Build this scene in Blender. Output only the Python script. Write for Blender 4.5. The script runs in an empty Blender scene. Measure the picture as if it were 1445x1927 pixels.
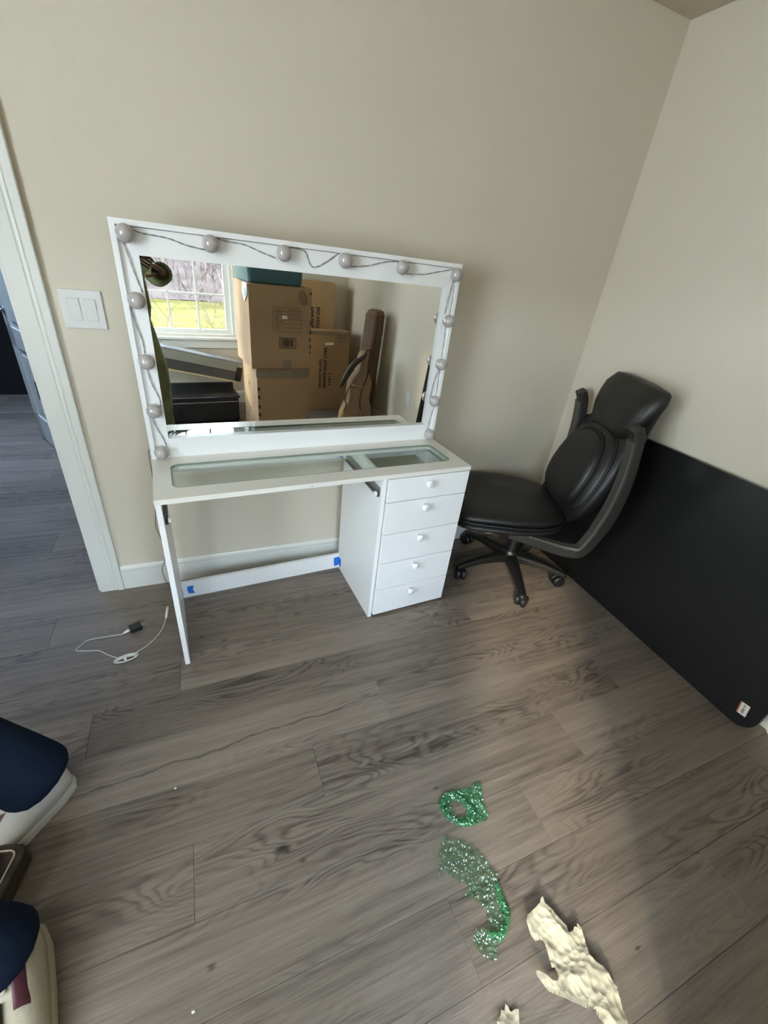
import bpy, bmesh, math, random
from mathutils import Vector, Matrix, noise
random.seed(7)
SC = bpy.context.scene
COL = SC.collection
PI = math.pi

# ---------------------------------------------------------------- camera
CAM = Vector((0.428, -1.8573, 1.4496))
PITCH, YAW, ROLL = map(math.radians, (30.104, 25.5608, 6.9583))
fw = Vector((math.sin(YAW) * math.cos(PITCH), math.cos(YAW) * math.cos(PITCH), -math.sin(PITCH)))
rt0 = Vector((math.cos(YAW), -math.sin(YAW), 0)); up0 = rt0.cross(fw)
rt = rt0 * math.cos(ROLL) + up0 * math.sin(ROLL)
up = -rt0 * math.sin(ROLL) + up0 * math.cos(ROLL)
cd = bpy.data.cameras.new('camera'); cam = bpy.data.objects.new('camera', cd); COL.objects.link(cam)
cam.matrix_world = Matrix(((rt.x, up.x, -fw.x, CAM.x), (rt.y, up.y, -fw.y, CAM.y), (rt.z, up.z, -fw.z, CAM.z), (0, 0, 0, 1)))
cd.sensor_fit = 'HORIZONTAL'; cd.sensor_width = 36.0; cd.lens = 792.67 / 1445 * 36
cd.clip_start = 0.005; cd.clip_end = 200
SC.camera = cam

# ---------------------------------------------------------------- world, sun, daylight
W = bpy.data.worlds.new('sky'); SC.world = W; W.use_nodes = True
nt = W.node_tree; nt.nodes.clear()
tc = nt.nodes.new('ShaderNodeTexCoord'); sx = nt.nodes.new('ShaderNodeSeparateXYZ')
nt.links.new(tc.outputs['Generated'], sx.inputs[0])
rp = nt.nodes.new('ShaderNodeValToRGB')
rp.color_ramp.elements[0].position = 0.0; rp.color_ramp.elements[0].color = (0.80, 0.90, 1.0, 1)
rp.color_ramp.elements[1].position = 0.7; rp.color_ramp.elements[1].color = (0.55, 0.74, 1.0, 1)
nt.links.new(sx.outputs['Z'], rp.inputs[0])
bg = nt.nodes.new('ShaderNodeBackground'); bg.inputs['Strength'].default_value = 11.5
wo = nt.nodes.new('ShaderNodeOutputWorld')
nt.links.new(rp.outputs[0], bg.inputs[0]); nt.links.new(bg.outputs[0], wo.inputs[0])

sl = bpy.data.lights.new('sun', 'SUN'); sun = bpy.data.objects.new('sun', sl); COL.objects.link(sun)
sl.energy = 2.5; sl.angle = math.radians(6.5); sl.color = (1.0, 0.87, 0.62)
sun.rotation_euler = Vector((0.588, 0.809, -0.50)).to_track_quat('-Z', 'Y').to_euler()

def area(name, loc, rot, sx_, sy_, energy=0, color=(1, 1, 1), portal=False):
    l = bpy.data.lights.new(name, 'AREA'); l.shape = 'RECTANGLE'; l.size = sx_; l.size_y = sy_
    l.energy = energy; l.color = color
    if portal: l.cycles.is_portal = True
    o = bpy.data.objects.new(name, l); COL.objects.link(o); o.location = loc; o.rotation_euler = rot
    return o
XLW = -1.35
WX0, WX1, WZ0, WZ1 = -0.62, 1.19, 0.69, 2.02          # rough opening of the twin window
area('window_portal', ((WX0 + WX1) / 2, -3.46, (WZ0 + WZ1) / 2), (PI / 2, 0, 0), WX1 - WX0, WZ1 - WZ0, portal=True)
# added cool fill lamp standing in for hallway daylight (out of frame)
# added fill lamp behind an invented side window (left wall, out of frame)
area('side_fill_light', (XLW - .135, -2.1, 1.45), (0, -PI / 2, 0), 1.5, 1.3, 33, (0.82, 0.90, 1.0))
area('hall_fill_light', (-1.1, 1.75, 2.40), (0, 0, 0), 0.9, 1.3, 12, (0.46, 0.66, 1.0)).data.spread = math.radians(100)
# the mirror bulbs are off

SC.view_settings.view_transform = 'Standard'; SC.view_settings.look = 'None'
SC.view_settings.gamma = 1.0; SC.view_settings.use_curve_mapping = False
SC.view_settings.exposure = 1.35
try:
    SC.cycles.max_bounces = 14; SC.cycles.diffuse_bounces = 8; SC.cycles.glossy_bounces = 8
    SC.cycles.transparent_max_bounces = 16; SC.cycles.sample_clamp_indirect = 8.0
    SC.cycles.caustics_reflective = False; SC.cycles.caustics_refractive = False
except Exception: pass

# ---------------------------------------------------------------- materials
def newmat(name):
    m = bpy.data.materials.new(name); m.use_nodes = True
    return m, m.node_tree, m.node_tree.nodes['Principled BSDF']
def mat(name, col, rough=0.5, metal=0.0, bump=0, bscale=200, var=0.0, vscale=4, spec=None, coat=0, emit=0):
    m, t, b = newmat(name)
    b.inputs['Base Color'].default_value = (*col, 1); b.inputs['Roughness'].default_value = rough; b.inputs['Metallic'].default_value = metal
    if spec is not None: b.inputs['Specular IOR Level'].default_value = spec
    if coat: b.inputs['Coat Weight'].default_value = coat
    if var or bump:
        co = t.nodes.new('ShaderNodeTexCoord')
    if var:
        n = t.nodes.new('ShaderNodeTexNoise'); n.inputs['Scale'].default_value = vscale; n.inputs['Detail'].default_value = 4
        r = t.nodes.new('ShaderNodeValToRGB')
        r.color_ramp.elements[0].position = .3; r.color_ramp.elements[1].position = .7
        r.color_ramp.elements[0].color = (*[c * (1 - var) for c in col], 1); r.color_ramp.elements[1].color = (*[min(1, c * (1 + var)) for c in col], 1)
        t.links.new(co.outputs['Object'], n.inputs['Vector']); t.links.new(n.outputs['Fac'], r.inputs[0]); t.links.new(r.outputs[0], b.inputs['Base Color'])
    if bump:
        n2 = t.nodes.new('ShaderNodeTexNoise'); n2.inputs['Scale'].default_value = bscale; n2.inputs['Detail'].default_value = 3
        bm = t.nodes.new('ShaderNodeBump'); bm.inputs['Strength'].default_value = bump; bm.inputs['Distance'].default_value = 0.002
        t.links.new(co.outputs['Object'], n2.inputs['Vector']); t.links.new(n2.outputs['Fac'], bm.inputs['Height']); t.links.new(bm.outputs[0], b.inputs['Normal'])
    return m

M = {}
M['wall'] = mat('wall_paint', (0.608, 0.550, 0.450), 0.75, bump=0.25, bscale=260, var=0.015, vscale=1.5)
M['ceil'] = mat('ceiling_paint', (0.54, 0.465, 0.36), 0.9, bump=0.4, bscale=140)
M['trim'] = mat('trim_white_paint', (0.66, 0.66, 0.62), 0.35, bump=0.05, bscale=60)
M['hallwall'] = mat('hall_darkened', (0.10, 0.095, 0.085), 0.8)  # hall surfaces coloured dark to read as an unlit enclosure
M['dark'] = mat('unlit_room_black', (0.006, 0.006, 0.006), 0.9)  # near-black colour stands in for the darkness of the unlit room
M['lam'] = mat('white_laminate', (0.80, 0.80, 0.80), 0.28, bump=0.04, bscale=500)
M['lamtop'] = mat('white_laminate_top', (0.74, 0.72, 0.66), 0.22, bump=0.03, bscale=500)
M['drawer_in'] = mat('drawer_bottom', (0.36, 0.34, 0.27), 0.5, var=0.05, vscale=20)
M['edge'] = mat('raw_edge', (0.5, 0.45, 0.36), 0.7)
M['bulb'] = mat('frosted_bulb', (0.40, 0.37, 0.355), 0.10, coat=0.6)
M['bulbbase'] = mat('bulb_base', (0.55, 0.55, 0.53), 0.4)
M['wire'] = mat('silver_grey_wire', (0.28, 0.27, 0.25), 0.45)
M['wire_dark'] = mat('dark_wire', (0.12, 0.11, 0.09), 0.5)
M['cord'] = mat('clear_white_cord', (0.72, 0.72, 0.68), 0.3)
M['steel'] = mat('zinc_steel', (0.30, 0.30, 0.31), 0.35, metal=0.9)
M['chrome'] = mat('bright_metal', (0.8, 0.8, 0.78), 0.2, metal=1)
M['tape'] = mat('blue_masking_tape', (0.015, 0.16, 0.62), 0.6, bump=0.3, bscale=120)
M['plate'] = mat('switch_plastic', (0.66, 0.66, 0.64), 0.3)
M['leather'] = mat('black_leather', (0.0075, 0.007, 0.0065), 0.48, bump=0.35, bscale=90)
M['leather2'] = mat('black_leather_seam', (0.006, 0.006, 0.006), 0.6)
M['armpl'] = mat('charcoal_plastic', (0.020, 0.018, 0.015), 0.5)
M['armgrey'] = mat('grey_plastic_edge', (0.06, 0.055, 0.046), 0.45)
M['blackpl'] = mat('black_plastic', (0.008, 0.008, 0.008), 0.4)
M['board'] = mat('black_board_laminate', (0.0065, 0.0062, 0.006), 0.42, bump=0.3, bscale=350, var=0.1, vscale=60, spec=0.35)
M['paperlabel'] = mat('label_paper', (0.80, 0.76, 0.66), 0.6)
M['labelred'] = mat('label_red', (0.55, 0.16, 0.08), 0.6)
M['ink'] = mat('black_ink', (0.035, 0.026, 0.018), 0.7)
M['ink2'] = mat('brown_ink', (0.13, 0.08, 0.05), 0.7)
M['card'] = mat('cardboard', (0.36, 0.23, 0.125), 0.8, bump=0.15, bscale=60, var=0.06, vscale=3)
M['card2'] = mat('cardboard_warm', (0.40, 0.255, 0.125), 0.8, bump=0.15, bscale=60, var=0.06, vscale=3)
M['cardtape'] = mat('parcel_tape', (0.24, 0.19, 0.125), 0.25, coat=.4, var=.1, vscale=12)
M['teal'] = mat('teal_bin_plastic', (0.045, 0.12, 0.14), 0.4, var=.08, vscale=10)
M['casebrown'] = mat('brown_case_cloth', (0.15, 0.085, 0.04), 0.65, bump=.2, bscale=200, var=.08)
M['bagtan'] = mat('tan_bag_cloth', (0.28, 0.18, 0.095), 0.75, bump=.2, bscale=200, var=.1, vscale=8)
M['strap'] = mat('dark_strap', (0.03, 0.02, 0.012), 0.6)
M['gloss'] = mat('dark_gloss_panel', (0.06, 0.055, 0.05), 0.12, coat=.5)
M['glossmid'] = mat('grey_green_panel', (0.22, 0.22, 0.18), 0.25)
M['palewood'] = mat('pale_wood', (0.48, 0.36, 0.18), 0.6)
M['cab'] = mat('black_cabinet', (0.008, 0.007, 0.007), 0.18)
M['navy'] = mat('navy_cotton', (0.0085, 0.0145, 0.030), 0.95, bump=0.6, bscale=500, var=.15, vscale=120, spec=.1)
M['shoe'] = mat('off_white_shoe', (0.50, 0.48, 0.44), 0.6, bump=.1, bscale=300)
M['shoe2'] = mat('cream_shoe', (0.42, 0.37, 0.27), 0.65, bump=.2, bscale=300, var=.06, vscale=90)
M['sole'] = mat('shoe_sole', (0.45, 0.43, 0.38), 0.6)
M['maroon'] = mat('maroon_patch', (0.07, 0.012, 0.02), 0.6)
M['darkgreen'] = mat('black_green_patch', (0.010, 0.013, 0.008), 0.6)
M['red'] = mat('red_cloth', (0.42, 0.02, 0.02), 0.7, bump=.2)
M['olddark'] = mat('worn_dark_brown', (0.04, 0.03, 0.022), 0.35, var=.6, vscale=30)
M['pale'] = mat('pale_piping', (0.5, 0.4, 0.33), 0.4)
M['skin'] = mat('skin_brown', (0.13, 0.06, 0.038), 0.5)
M['hair'] = mat('black_hair', (0.01, 0.008, 0.007), 0.5)
M['eye'] = mat('eye_white', (0.6, 0.6, 0.58), 0.2)
M['green'] = mat('olive_green_coat', (0.13, 0.145, 0.065), 0.85, bump=.3, bscale=60, var=.45, vscale=7)
M['phone'] = mat('phone_black', (0.02, 0.02, 0.02), 0.2)
M['grass'] = mat('spring_grass', (0.078, 0.064, 0.020), 0.95, spec=0, var=.28, vscale=0.7)
M['bark'] = mat('bare_twigs', (0.085, 0.064, 0.056), 0.9, spec=0, var=.85, vscale=2.2)
M['barklight'] = mat('pale_twigs', (0.17, 0.12, 0.105), 0.9)
M['leaflitter'] = mat('leaf_litter', (0.072, 0.052, 0.045), 0.95, spec=0, var=.3, vscale=1.2)
M['crumb'] = mat('foam_crumb', (0.8, 0.78, 0.7), 0.7)

def glassmat(name, tint=(0.93, 0.97, 0.95), refl=1.0):
    m, t, b = newmat(name); t.nodes.remove(b)
    tr = t.nodes.new('ShaderNodeBsdfTransparent'); tr.inputs[0].default_value = (*tint, 1)
    gl = t.nodes.new('ShaderNodeBsdfGlossy'); gl.inputs['Roughness'].default_value = 0.0
    fr = t.nodes.new('ShaderNodeFresnel'); fr.inputs[0].default_value = 1.5
    mx = t.nodes.new('ShaderNodeMixShader'); o = t.nodes['Material Output']
    ge = t.nodes.new('ShaderNodeNewGeometry'); mm = t.nodes.new('ShaderNodeMath'); mm.operation = 'SUBTRACT'; mm.inputs[0].default_value = 1; m2_ = t.nodes.new('ShaderNodeMath'); m2_.operation = 'MULTIPLY'; m2_.use_clamp = True
    t.links.new(ge.outputs['Backfacing'], mm.inputs[1]); t.links.new(fr.outputs[0], m2_.inputs[0]); t.links.new(mm.outputs[0], m2_.inputs[1])   # thin sheet: only its outer faces reflect
    t.links.new(m2_.outputs[0], mx.inputs[0]); t.links.new(tr.outputs[0], mx.inputs[1]); t.links.new(gl.outputs[0], mx.inputs[2]); t.links.new(mx.outputs[0], o.inputs[0])
    return m
M['glass'] = glassmat('clear_glass'); M['wglass'] = glassmat('window_glass', (0.97, 0.98, 0.97))
m, t, b = newmat('mirror_silver'); b.inputs['Base Color'].default_value = (0.90, 0.91, 0.88, 1); b.inputs['Metallic'].default_value = 1; b.inputs['Roughness'].default_value = 0.0
M['mirror'] = m

def film(name, col, alpha):
    m, t, b = newmat(name); t.nodes.remove(b)
    tr = t.nodes.new('ShaderNodeBsdfTransparent'); tr.inputs[0].default_value = (*[0.55 + .45 * c for c in col], 1)
    tl = t.nodes.new('ShaderNodeBsdfTranslucent'); tl.inputs[0].default_value = (*col, 1)
    df = t.nodes.new('ShaderNodeBsdfDiffuse'); df.inputs[0].default_value = (*col, 1)
    gl = t.nodes.new('ShaderNodeBsdfGlossy'); gl.inputs['Roughness'].default_value = 0.10; gl.inputs[0].default_value = (.9, 1, .93, 1)
    a1 = t.nodes.new('ShaderNodeMixShader'); a1.inputs[0].default_value = .5
    a2 = t.nodes.new('ShaderNodeMixShader'); a2.inputs[0].default_value = alpha
    a3 = t.nodes.new('ShaderNodeMixShader'); a3.inputs[0].default_value = .09
    co = t.nodes.new('ShaderNodeTexCoord'); n = t.nodes.new('ShaderNodeTexVoronoi'); n.inputs['Scale'].default_value = 60
    n.feature = 'DISTANCE_TO_EDGE'
    bm = t.nodes.new('ShaderNodeBump'); bm.inputs['Strength'].default_value = .75; bm.inputs['Distance'].default_value = .004
    t.links.new(co.outputs['Object'], n.inputs['Vector']); t.links.new(n.outputs['Distance'], bm.inputs['Height'])
    for x in (gl, df): t.links.new(bm.outputs[0], x.inputs['Normal'])
    t.links.new(tl.outputs[0], a1.inputs[1]); t.links.new(df.outputs[0], a1.inputs[2])
    t.links.new(tr.outputs[0], a2.inputs[1]); t.links.new(a1.outputs[0], a2.inputs[2])
    t.links.new(a2.outputs[0], a3.inputs[1]); t.links.new(gl.outputs[0], a3.inputs[2])
    t.links.new(a3.outputs[0], t.nodes['Material Output'].inputs[0])
    return m
M['film'] = film('green_film', (0.08, 0.42, 0.17), 0.40)
M['film2'] = film('pale_green_film', (0.26, 0.46, 0.28), 0.24)
m, t, b = newmat('kraft_tissue'); b.inputs['Base Color'].default_value = (0.47, 0.415, 0.30, 1); b.inputs['Roughness'].default_value = .8
n = t.nodes.new('ShaderNodeTexNoise'); n.noise_type = 'RIDGED_MULTIFRACTAL'; n.inputs['Scale'].default_value = 16; n.inputs['Detail'].default_value = 5; n.inputs['Distortion'].default_value = .8
bm = t.nodes.new('ShaderNodeBump'); bm.inputs['Strength'].default_value = .8; bm.inputs['Distance'].default_value = .006
co = t.nodes.new('ShaderNodeTexCoord'); t.links.new(co.outputs['Object'], n.inputs['Vector']); t.links.new(n.outputs['Fac'], bm.inputs['Height']); t.links.new(bm.outputs[0], b.inputs['Normal'])
M['tissue'] = m

# wood-look vinyl plank: grain, cathedral figure, per-plank tone, knots and one long check
def floor_mat():
    m, t, b = newmat('grey_oak_vinyl'); N = t.nodes; Lk = t.links
    def nd(k, **kw):
        n = N.new(k)
        for a, v_ in kw.items(): setattr(n, a, v_)
        return n
    def math_(op, a=None, b_=None, c=None):
        n = nd('ShaderNodeMath', operation=op)
        for i, x in enumerate((a, b_, c)):
            if x is None: continue
            if isinstance(x, (int, float)): n.inputs[i].default_value = x
            else: Lk.new(x, n.inputs[i])
        return n.outputs[0]
    co = nd('ShaderNodeTexCoord'); oi = nd('ShaderNodeObjectInfo')
    off = nd('ShaderNodeCombineXYZ')
    Lk.new(math_('MULTIPLY', oi.outputs['Random'], 37.0), off.inputs[0]); Lk.new(math_('MULTIPLY', oi.outputs['Random'], 91.0), off.inputs[1]); Lk.new(math_('MULTIPLY', oi.outputs['Random'], 53.0), off.inputs[2])
    add = nd('ShaderNodeVectorMath', operation='ADD'); Lk.new(co.outputs['Object'], add.inputs[0]); Lk.new(off.outputs[0], add.inputs[1])
    def sc(v_, s):
        n = nd('ShaderNodeVectorMath', operation='MULTIPLY'); Lk.new(v_, n.inputs[0]); n.inputs[1].default_value = s; return n.outputs[0]
    def noise_(v_, s, d=4, r=.55, dist=0):
        n = nd('ShaderNodeTexNoise'); Lk.new(v_, n.inputs['Vector']); n.inputs['Scale'].default_value = s; n.inputs['Detail'].default_value = d; n.inputs['Roughness'].default_value = r; n.inputs['Distortion'].default_value = dist; return n.outputs['Fac']
    P = add.outputs[0]
    fig = noise_(sc(P, (1.5, 7.5, 1)), 1.0, 2.5, .45, .35)           # slow figure
    rings = math_('SINE', math_('MULTIPLY', fig, 150.0))
    rings = math_('MULTIPLY_ADD', rings, .5, .5)
    rings = math_('POWER', rings, 2.4)
    figmask = noise_(sc(P, (1.1, 4.0, 1)), 1.3, 1)
    mr = nd('ShaderNodeMapRange'); Lk.new(figmask, mr.inputs[0]); mr.inputs[1].default_value = .42; mr.inputs[2].default_value = .62
    fine = noise_(sc(P, (11, 330, 1)), 1.0, 5, .6)
    streak = noise_(sc(P, (1.6, 55, 1)), 1.0, 5, .6)
    blot = noise_(sc(P, (1.2, 2.5, 1)), 1.6, 3, .5)
    geo = nd('ShaderNodeNewGeometry'); gs = nd('ShaderNodeSeparateXYZ'); Lk.new(geo.outputs['Position'], gs.inputs[0])
    X, Y = gs.outputs['X'], gs.outputs['Y']
    # long dark check running along one plank
    wob = noise_(sc(geo.outputs['Position'], (3.2, .2, 1)), 2.0, 4, .6)
    yc = math_('ADD', math_('MULTIPLY_ADD', X, 0.055, -0.966), math_('MULTIPLY_ADD', wob, .05, -.025))
    dist = math_('ABSOLUTE', math_('SUBTRACT', Y, yc))
    wn = noise_(sc(geo.outputs['Position'], (9, 2, 1)), 1.0, 2)
    wid = math_('MULTIPLY_ADD', wn, .016, -.0035)
    chk = nd('ShaderNodeMapRange'); Lk.new(math_('DIVIDE', dist, math_('MAXIMUM', wid, .0006)), chk.inputs[0]); chk.inputs[1].default_value = .2; chk.inputs[2].default_value = 1.0; chk.inputs[3].default_value = 1; chk.inputs[4].default_value = 0
    inx = math_('MULTIPLY', math_('GREATER_THAN', X, -.15), math_('LESS_THAN', X, .955))
    dark = math_('MULTIPLY', chk.outputs[0], inx)
    dark = math_('MULTIPLY', dark, .62)
    for (kx, ky, kr, ks) in ((.508, -1.297, .016, .9), (.556, -1.343, .007, .9), (.312, -1.472, .007, .8), (.743, -.397, .014, .55), (.413, -.468, .010, .7), (.326, -.421, .009, .7), (1.004, -1.298, .006, .7), (1.322, -1.818, .007, .8), (.90, -.905, .016, .35)):
        dx = math_('MULTIPLY', math_('SUBTRACT', X, kx), .55); dy = math_('SUBTRACT', Y, ky)
        d2 = math_('SQRT', math_('ADD', math_('MULTIPLY', dx, dx), math_('MULTIPLY', dy, dy)))
        d2 = math_('ADD', d2, math_('MULTIPLY_ADD', fine, .02, -.01))
        k = nd('ShaderNodeMapRange'); Lk.new(d2, k.inputs[0]); k.inputs[1].default_value = kr * .25; k.inputs[2].default_value = kr; k.inputs[3].default_value = ks; k.inputs[4].default_value = 0
        dark = math_('MAXIMUM', dark, k.outputs[0])
    # tone value
    v_ = math_('MULTIPLY_ADD', math_('SUBTRACT', fine, .5), .62, .5)
    v_ = math_('ADD', v_, math_('MULTIPLY', math_('SUBTRACT', streak, .5), .85))
    v_ = math_('ADD', v_, math_('MULTIPLY', math_('SUBTRACT', blot, .5), .35))
    v_ = math_('SUBTRACT', v_, math_('MULTIPLY', math_('MULTIPLY', rings, mr.outputs[0]), .27))
    v_ = math_('ADD', v_, math_('MULTIPLY_ADD', oi.outputs['Random'], .22, -.07))
    rp_ = nd('ShaderNodeValToRGB'); e = rp_.color_ramp.elements
    e[0].position = .05; e[0].color = (.048, .036, .028, 1); e[1].position = 1.0; e[1].color = (.280, .232, .190, 1)
    x_ = e.new(.5); x_.color = (.168, .136, .110, 1)
    Lk.new(v_, rp_.inputs[0])
    mx = nd('ShaderNodeMix', data_type='RGBA'); Lk.new(dark, mx.inputs[0]); Lk.new(rp_.outputs[0], mx.inputs[6]); mx.inputs[7].default_value = (.018, .014, .010, 1)
    Lk.new(mx.outputs[2], b.inputs['Base Color'])
    b.inputs['Roughness'].default_value = .42; b.inputs['Specular IOR Level'].default_value = .45
    bm_ = nd('ShaderNodeBump'); bm_.inputs['Strength'].default_value = .25; bm_.inputs['Distance'].default_value = .001
    Lk.new(math_('ADD', fine, math_('MULTIPLY', rings, .4)), bm_.inputs['Height']); Lk.new(bm_.outputs[0], b.inputs['Normal'])
    return m
M['floor'] = floor_mat()
M['underfloor'] = mat('floor_joint', (0.03, 0.027, 0.022), 0.9)

# ---------------------------------------------------------------- mesh helpers
class MB:
    def __init__(s): s.v = []; s.f = []
    def add(s, vs, fs):
        n = len(s.v); s.v += [Vector(p) for p in vs]; s.f += [tuple(i + n for i in f) for f in fs]; return s
    def box(s, x0, x1, y0, y1, z0, z1, mat_=None):
        vs = [(x, y, z) for z in (z0, z1) for y in (y0, y1) for x in (x0, x1)]
        if mat_: vs = [mat_ @ Vector(p) for p in vs]
        return s.add(vs, [(0, 2, 3, 1), (4, 5, 7, 6), (0, 1, 5, 4), (2, 6, 7, 3), (0, 4, 6, 2), (1, 3, 7, 5)])
    def prism(s, poly, a0, a1, fn):
        """poly 2d (ccw), extruded a0..a1; fn(u,v,a)->xyz"""
        n = len(poly); vs = [fn(u, v, a0) for u, v in poly] + [fn(u, v, a1) for u, v in poly]
        fs = [tuple(range(n - 1, -1, -1)), tuple(range(n, 2 * n))] + [(i, (i + 1) % n, n + (i + 1) % n, n + i) for i in range(n)]
        return s.add(vs, fs)
    def tube(s, pts, r, n=8, cap=True):
        pts = [Vector(p) for p in pts]; rs = r if isinstance(r, (list, tuple)) else [r] * len(pts)
        t0 = (pts[1] - pts[0]).normalized(); a = t0.orthogonal().normalized(); vs = []
        for i, p in enumerate(pts):
            t_ = (pts[min(i + 1, len(pts) - 1)] - pts[max(i - 1, 0)])
            t_ = t_.normalized() if t_.length > 1e-9 else t0
            a = (a - t_ * a.dot(t_)); a = a.normalized() if a.length > 1e-6 else t_.orthogonal().normalized()
            b_ = t_.cross(a)
            vs += [p + (a * math.cos(2 * PI * k / n) + b_ * math.sin(2 * PI * k / n)) * rs[i] for k in range(n)]
        fs = [(i * n + k, i * n + (k + 1) % n, (i + 1) * n + (k + 1) % n, (i + 1) * n + k) for i in range(len(pts) - 1) for k in range(n)]
        if cap: fs += [tuple(range(n - 1, -1, -1)), tuple(range((len(pts) - 1) * n, len(pts) * n))]
        return s.add(vs, fs)
    def lathe(s, prof, origin, axis, n=20):
        """prof [(r,h)] about axis from origin"""
        ax = Vector(axis).normalized(); a = ax.orthogonal().normalized(); b_ = ax.cross(a); o = Vector(origin)
        vs = []
        for r, h in prof: vs += [o + ax * h + (a * math.cos(2 * PI * k / n) + b_ * math.sin(2 * PI * k / n)) * r for k in range(n)]
        fs = [(i * n + k, i * n + (k + 1) % n, (i + 1) * n + (k + 1) % n, (i + 1) * n + k) for i in range(len(prof) - 1) for k in range(n)]
        fs += [tuple(range(n - 1, -1, -1)), tuple(range((len(prof) - 1) * n, len(prof) * n))]
        return s.add(vs, fs)
    def loft(s, rings, close=True, cap=True):
        n = len(rings[0]); vs = [p for r in rings for p in r]
        fs = [(i * n + k, i * n + (k + 1) % n, (i + 1) * n + (k + 1) % n, (i + 1) * n + k) for i in range(len(rings) - 1) for k in range(n if close else n - 1)]
        if cap: fs += [tuple(range(n - 1, -1, -1)), tuple(range((len(rings) - 1) * n, len(rings) * n))]
        return s.add(vs, fs)
    def sphere(s, c, rx, ry=None, rz=None, n=16, m_=10):
        ry = ry or rx; rz = rz or rx; c = Vector(c)
        rings = []
        for j in range(m_ + 1):
            th = PI * (j + .001) / (m_ + .002)
            rings.append([c + Vector((rx * math.sin(th) * math.cos(2 * PI * k / n), ry * math.sin(th) * math.sin(2 * PI * k / n), -rz * math.cos(th))) for k in range(n)])
        return s.loft(rings)

class Frame:
    def __init__(s, ox, oy, ang): s.o = Vector((ox, oy, 0)); s.a = ang
    def w(s, p):
        c, n = math.cos(s.a), math.sin(s.a); return Vector((s.o.x + c * p[0] - n * p[1], s.o.y + n * p[0] + c * p[1], p[2]))
WF = Frame(0, 0, 0)
VR = 0.0576; _o = Vector((0.2401, -0.2))
_c, _n = math.cos(VR), math.sin(VR)
VF = Frame(_o.x - (_c * _o.x - _n * _o.y), _o.y - (_n * _o.x + _c * _o.y), VR)    # vanity's own axes (turned 3.3 deg off the wall)
CF = Frame(1.955, -0.375, math.atan2(.41, -.91))                                   # office chair's own axes, x = forward

def setp(o, label=None, cat=None, group=None, kind=None):
    for k, v_ in (('label', label), ('category', cat), ('group', group), ('kind', kind)):
        if v_: o[k] = v_
BASE = {}
def thing(name, label, cat, base=(0, 0, 0), frame=WF, group=None, kind=None):
    o = bpy.data.objects.new(name, None); o.empty_display_size = .1; COL.objects.link(o)
    o.location = frame.w(base); o.rotation_euler = (0, 0, frame.a)
    setp(o, label, cat, group, kind); BASE[o.name] = Vector(base); return o
def obj(name, mb, m, parent=None, smooth=False, bevel=0, seg=2, label=None, cat=None, group=None, kind=None, frame=WF, base=None, sub=0, solid=0):
    me = bpy.data.meshes.new(name)
    if parent is not None: b0 = BASE[parent.name]
    else: b0 = Vector(base) if base is not None else Vector((0, 0, 0))
    me.from_pydata([tuple(p - b0) for p in mb.v], [], mb.f); me.update()
    bmm = bmesh.new(); bmm.from_mesh(me); bmesh.ops.recalc_face_normals(bmm, faces=bmm.faces); bmm.to_mesh(me); bmm.free()
    ms = m if isinstance(m, (list, tuple)) else [m]
    for x in ms: me.materials.append(M[x] if isinstance(x, str) else x)
    if smooth: me.polygons.foreach_set('use_smooth', [True] * len(me.polygons))
    o = bpy.data.objects.new(name, me); COL.objects.link(o)
    if parent is not None: o.parent = parent; BASE[o.name] = b0
    else: o.location = frame.w(b0); o.rotation_euler = (0, 0, frame.a); BASE[o.name] = b0
    if solid:
        s_ = o.modifiers.new('solid', 'SOLIDIFY'); s_.thickness = solid; s_.offset = 0
    if bevel:
        bv = o.modifiers.new('bevel', 'BEVEL'); bv.width = bevel; bv.segments = seg; bv.limit_method = 'ANGLE'; bv.angle_limit = .6
    if sub:
        ss = o.modifiers.new('sub', 'SUBSURF'); ss.levels = sub; ss.render_levels = sub
    setp(o, label, cat, group, kind); return o
def struct(name, mb, m, parent=None, **k):
    return obj(name, mb, m, parent, kind='structure', **k)
def rrect(x0, x1, y0, y1, r, n=6):
    pts = []
    for cx, cy, a0 in ((x1 - r, y1 - r, 0), (x0 + r, y1 - r, 90), (x0 + r, y0 + r, 180), (x1 - r, y0 + r, 270)):
        for i in range(n + 1):
            a = math.radians(a0 + 90 * i / n); pts.append((cx + r * math.cos(a), cy + r * math.sin(a)))
    return pts
def smoothpath(pts, k=6):
    P = [Vector(p) for p in pts]; out = []
    for i in range(len(P) - 1):
        p0, p1, p2, p3 = P[max(i - 1, 0)], P[i], P[i + 1], P[min(i + 2, len(P) - 1)]
        for j in range(k):
            t_ = j / k; out.append(.5 * ((2 * p1) + (p2 - p0) * t_ + (2 * p0 - 5 * p1 + 4 * p2 - p3) * t_ ** 2 + (3 * p1 - p0 - 3 * p2 + p3) * t_ ** 3))
    out.append(P[-1]); return out
def text_obj(name, s, size, origin, xdir, ydir, m, parent, thick=.0004):
    c = bpy.data.curves.new(name, 'FONT'); c.body = s; c.size = size; c.extrude = thick; c.offset = size * .035; c.resolution_u = 2
    tmp = bpy.data.objects.new(name + '_tmp', c); COL.objects.link(tmp)
    dg = bpy.context.evaluated_depsgraph_get(); dg.update()
    me = bpy.data.meshes.new_from_object(tmp.evaluated_get(dg)); bpy.data.objects.remove(tmp)
    X, Y = Vector(xdir), Vector(ydir); Z = X.cross(Y)
    b0 = BASE[parent.name]; o_ = Vector(origin)
    me.transform(Matrix.Translation(o_ - b0) @ Matrix((X, Y, Z)).transposed().to_4x4())
    me.materials.clear(); me.materials.append(M[m])
    o = bpy.data.objects.new(name, me); COL.objects.link(o); o.parent = parent; BASE[o.name] = b0; return o

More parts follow.
